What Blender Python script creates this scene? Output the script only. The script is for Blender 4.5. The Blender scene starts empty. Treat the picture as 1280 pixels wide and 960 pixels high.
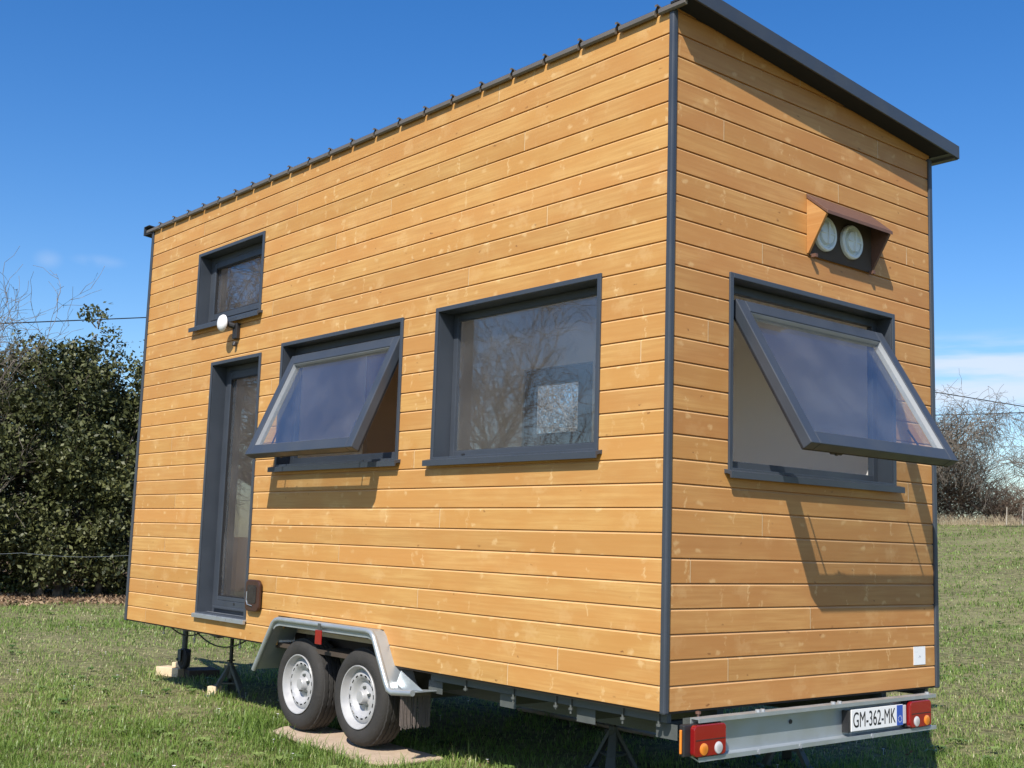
import bpy, bmesh, math, random
import numpy as np
from mathutils import Vector, Matrix, noise as mnoise
random.seed(7); rng = np.random.default_rng(7)
S = bpy.context.scene
COL = S.collection
PI = math.pi
RAD = math.radians

# ------------------------------------------------------------------ camera
cam_d = bpy.data.cameras.new('camera'); cam = bpy.data.objects.new('camera', cam_d); COL.objects.link(cam)
cam_d.sensor_width = 36; cam_d.lens = 36*1486.95/1280; cam_d.clip_start = .1; cam_d.clip_end = 3000
GZ = 0.60                                     # underside of the cladding above the ground
CP = Vector((4.0829, -4.4632, 0.8072+GZ))
f = Vector((-0.75965885, 0.63689211, 0.13147957)); r = Vector((0.64532847, 0.76326465, 0.03127675)); u = Vector((0.08043379, -0.10860717, 0.99082536))
M = Matrix((( r.x, u.x, -f.x, CP.x), (r.y, u.y, -f.y, CP.y), (r.z, u.z, -f.z, CP.z), (0, 0, 0, 1)))
cam.matrix_world = M
S.camera = cam

# ------------------------------------------------------------------ materials
def newmat(name):
    m = bpy.data.materials.new(name); m.use_nodes = True
    nt = m.node_tree; bs = nt.nodes['Principled BSDF']
    return m, nt, bs
def N(nt, t, **kw):
    n = nt.nodes.new(t)
    for k, v in kw.items():
        if k in n.inputs: n.inputs[k].default_value = v
        else: setattr(n, k, v)
    return n
def L(nt, a, b): nt.links.new(a, b)
def math_(nt, op, a, b=None, c=None, clamp=False):
    n = nt.nodes.new('ShaderNodeMath'); n.operation = op; n.use_clamp = clamp
    for i, v in enumerate((a, b, c)):
        if v is None: continue
        if isinstance(v, (int, float)): n.inputs[i].default_value = v
        else: L(nt, v, n.inputs[i])
    return n.outputs[0]
def mixc(nt, fac, a, b, mode='MIX'):
    n = nt.nodes.new('ShaderNodeMix'); n.data_type = 'RGBA'; n.blend_type = mode
    for i, v in ((0, fac), (6, a), (7, b)):
        if isinstance(v, (int, float)): n.inputs[i].default_value = v
        elif isinstance(v, tuple): n.inputs[i].default_value = (v[0], v[1], v[2], 1)
        else: L(nt, v, n.inputs[i])
    return n.outputs[2]
def smooth(nt, x, a, b, o0=0., o1=1.):
    n = nt.nodes.new('ShaderNodeMapRange'); n.interpolation_type = 'SMOOTHSTEP'
    L(nt, x, n.inputs[0]); n.inputs[1].default_value = a; n.inputs[2].default_value = b
    n.inputs[3].default_value = o0; n.inputs[4].default_value = o1
    return n.outputs[0]

def simple(name, col, rough=.5, metal=0., var=.12, scale=18., bump=0., spec=None):
    m, nt, bs = newmat(name)
    tc = N(nt, 'ShaderNodeTexCoord'); no = N(nt, 'ShaderNodeTexNoise', Scale=scale, Detail=5.)
    L(nt, tc.outputs['Object'], no.inputs['Vector'])
    c = mixc(nt, no.outputs[0], tuple(v*(1-var) for v in col), tuple(min(1, v*(1+var)) for v in col))
    L(nt, c, bs.inputs['Base Color'])
    bs.inputs['Roughness'].default_value = rough; bs.inputs['Metallic'].default_value = metal
    L(nt, smooth(nt, no.outputs[0], .3, .7, max(0, rough-.08), min(1, rough+.08)), bs.inputs['Roughness'])
    if spec is not None: bs.inputs['Specular IOR Level'].default_value = spec
    if bump:
        b = N(nt, 'ShaderNodeBump', Strength=bump, Distance=.01); n2 = N(nt, 'ShaderNodeTexNoise', Scale=scale*6, Detail=3.)
        L(nt, tc.outputs['Object'], n2.inputs['Vector']); L(nt, n2.outputs[0], b.inputs['Height']); L(nt, b.outputs[0], bs.inputs['Normal'])
    return m

def wood_mat(name, axis, WOOD_A, WOOD_B, WOOD_C, WOOD_P):
    m, nt, bs = newmat(name)
    tc = N(nt, 'ShaderNodeTexCoord'); sp = N(nt, 'ShaderNodeSeparateXYZ'); L(nt, tc.outputs['Object'], sp.inputs[0])
    al = sp.outputs[axis]; z = sp.outputs[2]
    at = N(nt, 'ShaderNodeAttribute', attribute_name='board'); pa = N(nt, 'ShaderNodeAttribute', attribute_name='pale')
    off = math_(nt, 'MULTIPLY', at.outputs['Fac'], 37.3)
    def coords(sa, sz):
        c = N(nt, 'ShaderNodeCombineXYZ')
        L(nt, math_(nt, 'MULTIPLY', math_(nt, 'ADD', al, off), sa), c.inputs[0]); L(nt, math_(nt, 'MULTIPLY', z, sz), c.inputs[1]); L(nt, off, c.inputs[2])
        return c.outputs[0]
    grain = N(nt, 'ShaderNodeTexNoise', Scale=1., Detail=6., Roughness=.6); L(nt, coords(2.4, 55.), grain.inputs['Vector'])
    cloud = N(nt, 'ShaderNodeTexNoise', Scale=1., Detail=3.); L(nt, coords(2.2, 5.), cloud.inputs['Vector'])
    # knots: round pale centres with wispy uneven halos and cross streaks
    wob = N(nt, 'ShaderNodeTexNoise', Scale=1., Detail=3.); L(nt, coords(30., 30.), wob.inputs['Vector'])
    def knots(sa, sz, a, b, seed, w=.35):
        va = N(nt, 'ShaderNodeVectorMath', operation='ADD'); L(nt, coords(sa, sz), va.inputs[0]); va.inputs[1].default_value = (seed, seed*.37, 0)
        vs = N(nt, 'ShaderNodeVectorMath', operation='SCALE'); L(nt, wob.outputs['Color'], vs.inputs[0]); vs.inputs[3].default_value = w
        vb = N(nt, 'ShaderNodeVectorMath', operation='ADD'); L(nt, va.outputs[0], vb.inputs[0]); L(nt, vs.outputs[0], vb.inputs[1])
        vo = N(nt, 'ShaderNodeTexVoronoi', Scale=1., voronoi_dimensions='2D'); L(nt, vb.outputs[0], vo.inputs['Vector'])
        g = math_(nt, 'GREATER_THAN', N(nt, 'ShaderNodeSeparateColor').outputs[0], 2.)
        sc = N(nt, 'ShaderNodeSeparateColor'); L(nt, vo.outputs['Color'], sc.inputs[0])
        keep = smooth(nt, sc.outputs[0], .5, .95)
        return math_(nt, 'MULTIPLY', smooth(nt, vo.outputs['Distance'], a, b, 1., 0.), keep)
    k1 = knots(5.5, 9., .03, .17, 3.1); k2 = knots(10., 2.4, .01, .15, 11.7, .9); k3 = knots(4.2, 5.5, .05, .40, 5.7, .8); k4 = knots(3.1, 6.1, .0, .050, 23.7, .2)
    base = mixc(nt, smooth(nt, grain.outputs[0], .3, .7), WOOD_A, WOOD_B)
    base = mixc(nt, smooth(nt, cloud.outputs[0], .30, .65, 0, .85), base, WOOD_C)
    tint = math_(nt, 'MULTIPLY_ADD', math_(nt, 'FRACT', math_(nt, 'MULTIPLY', at.outputs['Fac'], 7.77)), .14, .93)
    hs = N(nt, 'ShaderNodeHueSaturation'); L(nt, tint, hs.inputs['Value']); L(nt, base, hs.inputs['Color'])
    L(nt, math_(nt, 'MULTIPLY_ADD', math_(nt, 'FRACT', math_(nt, 'MULTIPLY', at.outputs['Fac'], 3.31)), .004, .498), hs.inputs['Hue'])
    kk = math_(nt, 'ADD', math_(nt, 'MULTIPLY', k1, .48), math_(nt, 'ADD', math_(nt, 'MULTIPLY', k2, .54), math_(nt, 'MULTIPLY', k3, .20)), clamp=True)
    c = mixc(nt, kk, hs.outputs[0], WOOD_P)
    c = mixc(nt, math_(nt, 'MULTIPLY', k4, .8), c, (.16, .06, .018))
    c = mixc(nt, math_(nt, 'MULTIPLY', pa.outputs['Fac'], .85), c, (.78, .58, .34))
    L(nt, c, bs.inputs['Base Color'])
    bs.inputs['Roughness'].default_value = .55; bs.inputs['Specular IOR Level'].default_value = .35
    b = N(nt, 'ShaderNodeBump', Strength=.18, Distance=.004); L(nt, grain.outputs[0], b.inputs['Height']); L(nt, b.outputs[0], bs.inputs['Normal'])
    return m
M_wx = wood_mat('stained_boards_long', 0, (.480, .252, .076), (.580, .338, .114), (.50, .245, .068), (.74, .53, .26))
M_wy = wood_mat('stained_boards_end_shaded', 1, (.435, .212, .065), (.53, .286, .096), (.44, .203, .060), (.70, .47, .22))  # darker, more orange copy: the end wall's weaker light put into the colour
M_anth = simple('anthracite_coating', (.044, .053, .068), .42, 0, .16, 5)
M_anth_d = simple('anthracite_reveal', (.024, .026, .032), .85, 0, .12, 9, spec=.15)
M_roof = simple('brown_grey_roof_sheet', (.13, .115, .095), .45, 0, .15, 6)
M_galv = simple('galvanised_steel', (.42, .46, .48), .40, .55, .10, 9)
M_galv_d = simple('shaded_galvanised_steel', (.095, .105, .10), .65, .2, .25, 20, .1)  # steel colour darkened to stand for the shade under the trailer
M_tyre = simple('dusty_rubber', (.030, .028, .026), .85, 0, .45, 14, .35)
M_rim = simple('silver_rim_paint', (.42, .42, .425), .42, .15, .16, 16)
M_black = simple('black_plastic', (.02, .02, .022), .5)
M_dark = simple('dark_brown_board', (.060, .044, .032), .85, 0, .2, 7)
M_white = simple('white_plastic', (.80, .81, .82), .35, 0, .03)
M_bead = simple('grey_glazing_bead', (.30, .32, .34), .4, 0, .05)
M_in = simple('painted_interior_wall', (.90, .855, .81), .8, 0, .04, 3)
M_ply = simple('brown_interior_panel', (.34, .20, .11), .6, 0, .12, 5)
M_floor = simple('interior_floor', (.66, .54, .40), .5, 0, .15, 5)
M_hood = simple('reddish_brown_hood_board', (.125, .064, .044), .6, 0, .25, 30)
M_flap = simple('dark_brown_plastic', (.050, .022, .015), .35, 0, .1)
M_timber = simple('pale_sawn_timber', (.66, .52, .34), .75, 0, .18, 22, .2)
M_plank = simple('weathered_plank', (.47, .36, .26), .85, 0, .22, 14, .3)
M_brush = simple('mud_brush', (.16, .13, .115), .9, 0, .35, 60)
M_cap = simple('vent_cap_plastic', (.66, .72, .72), .45, 0, .04)
M_seal = simple('rubber_seal', (.012, .012, .014), .6)
M_alu = simple('alu_threshold', (.42, .46, .50), .35, .6, .06)
def lens_mat(name, col):
    m, nt, bs = newmat(name)
    tc = N(nt, 'ShaderNodeTexCoord'); w = N(nt, 'ShaderNodeTexWave', Scale=60.); L(nt, tc.outputs['Object'], w.inputs['Vector'])
    L(nt, mixc(nt, w.outputs[1], tuple(v*.7 for v in col), col), bs.inputs['Base Color'])
    bs.inputs['Roughness'].default_value = .18; bs.inputs['Coat Weight'].default_value = .6
    return m
M_red = lens_mat('red_lens', (.26, .008, .009)); M_amber = lens_mat('amber_lens', (.85, .26, .03)); M_clear = lens_mat('clear_lens', (.62, .60, .60))
M_refl = lens_mat('red_reflector', (.30, .012, .012))
def plate_mat():
    m, nt, bs = newmat('plate_white'); bs.inputs['Base Color'].default_value = (.8, .8, .8, 1); bs.inputs['Roughness'].default_value = .35; return m
M_plate = plate_mat()
M_blue = simple('plate_blue', (.03, .09, .42), .35, 0, .05)
M_ink = simple('black_ink', (.012, .012, .014), .5)
def glass_mat():
    m, nt, bs = newmat('window_glass'); nt.nodes.remove(bs)
    out = [n for n in nt.nodes if n.type == 'OUTPUT_MATERIAL'][0]
    lw = N(nt, 'ShaderNodeLayerWeight'); lw.inputs[0].default_value = .5
    fac = math_(nt, 'MULTIPLY_ADD', math_(nt, 'POWER', lw.outputs['Facing'], 4.2), .9, .095, clamp=True)
    tr = N(nt, 'ShaderNodeBsdfTransparent'); tr.inputs[0].default_value = (.90, .92, .93, 1)
    gl = N(nt, 'ShaderNodeBsdfGlossy'); gl.inputs['Roughness'].default_value = .003; gl.inputs[0].default_value = (.93, .93, .97, 1)
    mx = N(nt, 'ShaderNodeMixShader'); L(nt, fac, mx.inputs[0]); L(nt, tr.outputs[0], mx.inputs[1]); L(nt, gl.outputs[0], mx.inputs[2])
    tcg = N(nt, 'ShaderNodeTexCoord'); dn = N(nt, 'ShaderNodeTexNoise', Scale=3.5, Detail=5.); L(nt, tcg.outputs['Object'], dn.inputs['Vector'])
    df = N(nt, 'ShaderNodeBsdfDiffuse'); df.inputs[0].default_value = (.62, .60, .60, 1)      # pale diffuse veil: greyish sunlit haze mixed into the pane's colour
    m2 = N(nt, 'ShaderNodeMixShader'); L(nt, smooth(nt, dn.outputs[0], .35, .75, .016, .044), m2.inputs[0]); L(nt, mx.outputs[0], m2.inputs[1]); L(nt, df.outputs[0], m2.inputs[2])
    L(nt, m2.outputs[0], out.inputs[0]); return m
M_glass = glass_mat()

# ------------------------------------------------------------------ object helpers
def tag(o, label=None, cat=None, group=None, kind=None):
    if label: o['label'] = label
    if cat: o['category'] = cat
    if group: o['group'] = group
    if kind: o['kind'] = kind
    return o
def thing(name, loc, label, cat, group=None, rotz=0.):
    o = bpy.data.objects.new(name, None); COL.objects.link(o); o.location = loc; o.rotation_euler = (0, 0, rotz); o.empty_display_size = .2
    return tag(o, label, cat, group)
def link(name, me, parent=None):
    o = bpy.data.objects.new(name, me); COL.objects.link(o)
    if parent is not None: o.parent = parent
    return o
def root_of(p):
    while p.parent is not None: p = p.parent
    return p
def mk(name, bm, mat, parent=None, loc=None, bevel=0, smoothf=False, world=True):
    """bm holds world coordinates; shift into the local space of the root"""
    if parent is not None and world:
        rl = root_of(parent).location
        bmesh.ops.translate(bm, vec=-Vector(rl), verts=bm.verts)
    bmesh.ops.recalc_face_normals(bm, faces=bm.faces)
    me = bpy.data.meshes.new(name); bm.to_mesh(me); bm.free()
    for m in (mat if isinstance(mat, (list, tuple)) else [mat]): me.materials.append(m)
    if smoothf:
        for p in me.polygons: p.use_smooth = True
        try: me.set_sharp_from_angle(angle=RAD(40))
        except Exception: pass
    o = link(name, me, parent)
    if loc is not None: o.location = loc
    if bevel:
        b = o.modifiers.new('bevel', 'BEVEL'); b.width = bevel; b.segments = 2; b.limit_method = 'ANGLE'; b.angle_limit = RAD(50)
    return o
def box(bm, a, b, mi=0):
    x0, y0, z0 = (min(a[i], b[i]) for i in range(3)); x1, y1, z1 = (max(a[i], b[i]) for i in range(3))
    vs = [bm.verts.new((x, y, z)) for x in (x0, x1) for y in (y0, y1) for z in (z0, z1)]
    for q in ((0, 1, 3, 2), (4, 6, 7, 5), (0, 4, 5, 1), (2, 3, 7, 6), (0, 2, 6, 4), (1, 5, 7, 3)):
        fc = bm.faces.new([vs[i] for i in q]); fc.material_index = mi
    return vs
def prism(bm, pts, vec, mi=0):
    """closed polygon pts extruded by vec"""
    a = [bm.verts.new(p) for p in pts]; b = [bm.verts.new(Vector(p)+Vector(vec)) for p in pts]; n = len(a)
    fs = [bm.faces.new(a), bm.faces.new(b[::-1])] + [bm.faces.new((a[i], b[i], b[(i+1) % n], a[(i+1) % n])) for i in range(n)]
    for q in fs: q.material_index = mi
def tube(bm, p0, p1, r0, r1=None, seg=10, cap=True, mi=0):
    r1 = r0 if r1 is None else r1
    p0 = Vector(p0); p1 = Vector(p1); d = (p1-p0).normalized(); a = d.orthogonal().normalized(); b = d.cross(a)
    A = [bm.verts.new(p0+(a*math.cos(t)+b*math.sin(t))*r0) for t in [2*PI*i/seg for i in range(seg)]]
    B = [bm.verts.new(p1+(a*math.cos(t)+b*math.sin(t))*r1) for t in [2*PI*i/seg for i in range(seg)]]
    for i in range(seg):
        q = bm.faces.new((A[i], A[(i+1) % seg], B[(i+1) % seg], B[i])); q.material_index = mi
    if cap:
        q = bm.faces.new(A[::-1]); q.material_index = mi; q = bm.faces.new(B); q.material_index = mi
def polytube(bm, pts, r, seg=10):
    pts = [Vector(p) for p in pts]; rings = []
    for i, p in enumerate(pts):
        d = (pts[min(i+1, len(pts)-1)]-pts[max(i-1, 0)]).normalized()
        a = Vector((0, 1, 0)) if abs(d.y) < .9 else Vector((0, 0, 1)); a = (a-d*a.dot(d)).normalized(); b = d.cross(a)
        rr = r[i] if isinstance(r, (list, tuple)) else r
        rings.append([bm.verts.new(p+(a*math.cos(t)+b*math.sin(t))*rr) for t in [2*PI*k/seg for k in range(seg)]])
    for A, B in zip(rings, rings[1:]):
        for k in range(seg): bm.faces.new((A[k], A[(k+1) % seg], B[(k+1) % seg], B[k]))
    bm.faces.new(rings[0][::-1]); bm.faces.new(rings[-1])
def lathe(bm, prof, c, axis='y', seg=48, skip=None, mi=0):
    """prof: list of (radius, offset along axis)"""
    rings = []
    for rr, h in prof:
        ring = []
        for i in range(seg):
            t = 2*PI*i/seg; x, y = rr*math.cos(t), rr*math.sin(t)
            v = {'y': (c[0]+x, c[1]+h, c[2]+y), 'x': (c[0]+h, c[1]+x, c[2]+y), 'z': (c[0]+x, c[1]+y, c[2]+h)}[axis]
            ring.append(bm.verts.new(v))
        rings.append(ring)
    for j in range(len(rings)-1):
        for i in range(seg):
            if skip and skip(j, i): continue
            q = bm.faces.new((rings[j][i], rings[j][(i+1) % seg], rings[j+1][(i+1) % seg], rings[j+1][i])); q.material_index = mi
    return rings

# ------------------------------------------------------------------ house dimensions
B = 0.125637; LEN = 6.624; WID = 2.5; SL = 0.092
def top(y): return GZ+3.662-SL*y
def Wside(uu, d, z): return Vector((uu, -d, z+GZ))
def Wend(uu, d, z): return Vector((d, uu, z+GZ))
def Wback(uu, d, z): return Vector((uu, WID+d, z+GZ))
def Wfar(uu, d, z): return Vector((-LEN-d, uu, z+GZ))
house = thing('tiny_house', (-3.3, 1.25, 0), 'larch-coloured wooden tiny house on a twin-axle trailer with dark grey window surrounds', 'tiny house')

def cladding(name, W, u0, u1, openings, mat, joints, ztop=3.70, slope=False, seed=1):
    rnd = random.Random(seed); bm = bmesh.new()
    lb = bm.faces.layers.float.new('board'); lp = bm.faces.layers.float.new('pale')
    prof = [(0, -.011), (.0012, 0.), (B-.0135, 0.), (B-.0040, -.0080), (B, -.011)]
    K = int(math.ceil(ztop/B))
    for k in range(K):
        z0 = k*B; z1 = z0+B
        js = sorted(joints.get(k, []))
        br = sorted(set([u0, u1]+js+[e for o in openings for e in o[:2] if o[2] < z1 and o[3] > z0 and u0 < e < u1]))
        val = rnd.random()
        for ua, ub in zip(br, br[1:]):
            if ua in js: val = rnd.random()
            mid = (ua+ub)/2; iv = [(z0, z1)]
            for o in openings:
                if o[0] < mid < o[1]:
                    nv = []
                    for a, b in iv:
                        if o[2] > a: nv.append((a, min(b, o[2])))
                        if o[3] < b: nv.append((max(a, o[3]), b))
                    iv = [q for q in nv if q[1]-q[0] > 1e-4]
            xa = ua+(.003 if ua in js else 0); xb = ub-(.003 if ub in js else 0)
            for a, b in iv:
                pl = [(p[0]+z0, p[1]) for p in prof]
                def at(zz):
                    for (za, da), (zb, db) in zip(pl, pl[1:]):
                        if za <= zz <= zb: return da+(db-da)*(zz-za)/(zb-za)
                    return pl[-1][1]
                pts = [(a, at(a))]+[q for q in pl if a < q[0] < b]+[(b, at(b))]
                for s0, s1, dd, pale in [(xa, xb, 0, 0)]+([(ub-.003, ub+.003, -.0012, 1)] if ub in js else []):
                    for (za, da), (zb, db) in zip(pts, pts[1:]):
                        fc = bm.faces.new([bm.verts.new(W(s, d+dd, zz)) for s, d, zz in ((s0, da, za), (s1, da, za), (s1, db, zb), (s0, db, zb))])
                        fc[lb] = val; fc[lp] = max(pale, .32 if B-.0135-1e-4 < za-z0 < B-.006 else 0)  # chamfers paler in colour: thin stain plus the sunlit edge line painted in
    if slope:
        bmesh.ops.bisect_plane(bm, geom=bm.verts[:]+bm.edges[:]+bm.faces[:], plane_co=(0, 0, top(0)), plane_no=Vector((0, SL, 1)).normalized(), clear_outer=True)
    else: bmesh.ops.bisect_plane(bm, geom=bm.verts[:]+bm.edges[:]+bm.faces[:], plane_co=(0, 0, GZ+ztop), plane_no=(0, 0, 1), clear_outer=True)
    bmesh.ops.remove_doubles(bm, verts=bm.verts, dist=1e-5)
    return mk(name, bm, mat, house)

# openings (u0, u1, z0, z1): outer outline of the metal surrounds
O_small = (-5.580, -4.390, 2.560, 3.232); O_door = (-5.205, -4.335, .130, 2.232)
O_w2 = (-4.015, -2.380, 1.302, 2.270); O_w3 = (-2.015, -.500, 1.292, 2.282)
O_end = (.468, 2.058, 1.205, 2.292); O_rear = (-3.90, -3.00, 1.58, 2.33)
arch = [(-3.83, -2.46, -1, B), (-3.74, -2.56, B-.001, .185)]
def ins(o, m=.006): return (o[0]+m, o[1]-m, o[2]+m, o[3]-m)
side_open = [ins(o) for o in (O_small, O_door, O_w2, O_w3)]
jn = {1: [-.783, -5.1], 28: [-1.455], 25: [-1.194, -4.9], 21: [-.97], 27: [-5.522], 19: [-1.695], 3: [-3.9, -2.1], 5: [-3.05, -5.9], 8: [-5.75], 10: [-2.2], 12: [-5.9], 15: [-4.15],
      23: [-3.3], 22: [-5.95], 26: [-3.9], 17: [-5.6], 14: [-.2], 7: [-1.9], 2: [-4.7], 0: [-6.2, -1.2], 24: [-2.6, -6.1], 20: [-4.2]}
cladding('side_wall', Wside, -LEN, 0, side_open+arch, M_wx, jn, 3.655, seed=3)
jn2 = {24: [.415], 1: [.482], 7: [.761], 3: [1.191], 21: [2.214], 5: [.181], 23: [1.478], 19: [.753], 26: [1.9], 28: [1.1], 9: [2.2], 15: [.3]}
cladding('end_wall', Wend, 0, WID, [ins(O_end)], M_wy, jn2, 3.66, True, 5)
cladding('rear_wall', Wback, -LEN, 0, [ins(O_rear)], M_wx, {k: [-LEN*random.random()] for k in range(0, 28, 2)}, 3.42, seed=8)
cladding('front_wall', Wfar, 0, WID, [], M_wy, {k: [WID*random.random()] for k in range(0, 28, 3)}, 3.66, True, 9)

# ---- wall cores (structure behind the boards, interior face painted)
def core(name, W, u0, u1, z0, z1, openings, mat, d0=-.0155, d1=-.145):
    bm = bmesh.new(); us = sorted(set([u0, u1]+[e for o in openings for e in o[:2]])); zs = sorted(set([z0, z1]+[e for o in openings for e in o[2:] if z0 < e < z1]))
    for ua, ub in zip(us, us[1:]):
        for za, zb in zip(zs, zs[1:]):
            m, n = (ua+ub)/2, (za+zb)/2
            if any(o[0] < m < o[1] and o[2] < n < o[3] for o in openings): continue
            box(bm, W(ua, d0, za), W(ub, d1, zb))
    return mk(name, bm, mat, house)
ar2 = [(-3.83, -2.46, .02, .19)]
core('inner_wall', Wside, -LEN+.02, -.02, .02, 3.60, side_open+ar2, M_in)
core('inner_wall', Wend, .1455, WID-.1455, .02, 3.38, [ins(O_end)], M_in)
core('inner_wall', Wback, -LEN+.02, -.02, .02, 3.38, [ins(O_rear)], M_in)
core('inner_wall', Wfar, .1455, WID-.1455, .02, 3.38, [], M_in)
bm = bmesh.new(); prism(bm, [(-LEN+.03, .147, 3.50+GZ), (-LEN+.03, WID-.147, 3.29+GZ), (-LEN+.03, WID-.147, 3.36+GZ), (-LEN+.03, .147, 3.58+GZ)], (LEN-.06, 0, 0)); mk('ceiling', bm, M_in, house)
bm = bmesh.new(); box(bm, (-LEN+.15, .147, .09+GZ), (-.15, WID-.147, .12+GZ)); mk('interior_floor', bm, M_floor, house)
bm = bmesh.new(); box(bm, (-4.28, .95, .121+GZ), (-4.22, 1.60, 3.2+GZ)); box(bm, (-LEN+.18, .176, 2.33+GZ), (-4.221, .949, 2.40+GZ)); mk('partition', bm, M_ply, house)
bm = bmesh.new(); box(bm, (-LEN+.01, .01, -.012+GZ), (-.01, WID-.01, .018+GZ)); mk('floor_deck', bm, M_dark, house)

# ---- window surrounds
def bars(bm, W, o, w, d0, d1):
    u0, u1, z0, z1 = o
    box(bm, W(u0, d0, z0), W(u0+w, d1, z1)); box(bm, W(u1-w, d0, z0), W(u1, d1, z1))
    box(bm, W(u0+w, d0, z1-w), W(u1-w, d1, z1)); box(bm, W(u0+w, d0, z0), W(u1-w, d1, z0+w))
def shrink(o, a): return (o[0]+a, o[1]-a, o[2]+a, o[3]-a)
def surround(W, o, depth=.112, w=.029, label=None, kind='window'):
    bm = bmesh.new(); bars(bm, W, o, w, .011, -.004)            # face flange
    bars(bm, W, shrink(o, .012), .016, -.0045, -depth)          # reveal lining
    p = mk(kind, bm, M_anth, house, bevel=.003)
    if label: p['label'] = label
    return p
def sill(W, o, parent, ov=.028, out=.050, h=.034):
    bm = bmesh.new(); u0, u1, z0, z1 = o
    prism(bm, [W(u0-ov, -.012, z0+.022), W(u0-ov, out, z0+.008), W(u0-ov, out, z0-h+.006), W(u0-ov, out-.01, z0-h+.006), W(u0-ov, out-.012, z0-.010), W(u0-ov, .0125, z0-.002), W(u0-ov, .0125, z0-.004), W(u0-ov, -.012, z0-.004)][:8], W(u1+ov, 0, 0)-W(u0-ov, 0, 0))
    return mk('sill', bm, M_anth, parent, bevel=.002)
def fixed_frame(W, o, parent, w=.05, d0=-.103, d1=-.143, name='frame'):
    bm = bmesh.new(); bars(bm, W, shrink(o, .0285), w, d0, d1); return mk(name, bm, M_anth, parent, bevel=.003)
def pane(W, o, parent, d=-.14):
    bm = bmesh.new(); box(bm, W(o[0], d, o[2]), W(o[1], d-.02, o[3])); return mk('pane', bm, M_glass, parent)
# small high window
w = surround(Wside, O_small, label='small high window with a square of bare branches mirrored in it'); sill(Wside, O_small, w); fixed_frame(Wside, O_small, w)
o = shrink(O_small, .0785); bm = bmesh.new(); bars(bm, Wside, shrink(o, .001), .052, -.098, -.150); mk('sash', bm, M_anth, w, bevel=.004)
bm = bmesh.new(); bars(bm, Wside, shrink(o, .0532), .008, -.108, -.125); mk('seal', bm, M_seal, w)
pane(Wside, shrink(o, .0532), w, -.126)
# large fixed window
w = surround(Wside, O_w3, depth=.13, label='large fixed window'); sill(Wside, O_w3, w)
fixed_frame(Wside, O_w3, w, .045, -.120, -.144)
o = shrink(O_w3, .0735); bm = bmesh.new(); bars(bm, Wside, shrink(o, .0005), .004, -.124, -.143); mk('glazing_bead', bm, M_anth, w)
pane(Wside, shrink(o, .005), w, -.138)
for uu in (O_w3[0]+.16, O_w3[1]-.10): bm = bmesh.new(); box(bm, Wside(uu, -.116, O_w3[2]+.046), Wside(uu+.032, -.1205, O_w3[2]+.056)); mk('drain_cap', bm, M_black, w)
# rear window (seen through the large one)
w = surround(Wback, O_rear, label='rear window seen through the large fixed window'); fixed_frame(Wback, O_rear, w); 
bm = bmesh.new(); bars(bm, Wback, shrink(O_rear, .079), .085, -.11, -.16); mk('sash', bm, M_anth, w, bevel=.004)
pane(Wback, shrink(O_rear, .165), w, -.13)
# door
w = surround(Wside, O_door, depth=.14, kind='door'); u0, u1, z0, z1 = O_door
bm = bmesh.new(); bars(bm, Wside, (u0+.0285, u1-.0285, z0+.02, z1-.0285), .045, -.125, -.160); mk('frame', bm, M_anth, w, bevel=.003)
lo = (u0+.075, u1-.075, z0+.066, z1-.075)
bm = bmesh.new(); bars(bm, Wside, lo, .062, -.115, -.170); box(bm, Wside(lo[0]+.062, -.116, lo[2]+.0625), Wside(lo[1]-.062, -.169, lo[2]+.095)); box(bm, Wside(lo[0]+.01, -.095, lo[2]-.005), Wside(lo[1]-.01, -.1148, lo[2]+.014))
mk('leaf', bm, M_anth, w, bevel=.004)
g = (lo[0]+.0625, lo[1]-.0625, lo[2]+.096, lo[3]-.0625)
bm = bmesh.new(); bars(bm, Wside, g, .008, -.119, -.135); mk('seal', bm, M_seal, w)
pane(Wside, shrink(g, .001), w, -.138)
bm = bmesh.new(); tube(bm, Wside((lo[0]+lo[1])/2, -.112, lo[2]+.045), Wside((lo[0]+lo[1])/2, -.116, lo[2]+.045), .012); mk('drain_cap', bm, M_black, w)
bm = bmesh.new(); prism(bm, [Wside(u0-.01, -.10, z0+.030), Wside(u0-.01, .035, z0+.016), Wside(u0-.01, .035, z0-.016), Wside(u0-.01, .0115, z0-.016), Wside(u0-.01, .0115, z0+.004), Wside(u0-.01, -.10, z0+.012)], (u1-u0+.02, 0, 0)); mk('threshold', bm, M_alu, w, bevel=.002)
for zz in (.78, 1.12): bm = bmesh.new(); tube(bm, Wside(-4.60, -.18, zz), Wside(-4.52, -.18, zz), .010); mk('handle', bm, M_alu, w)

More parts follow.
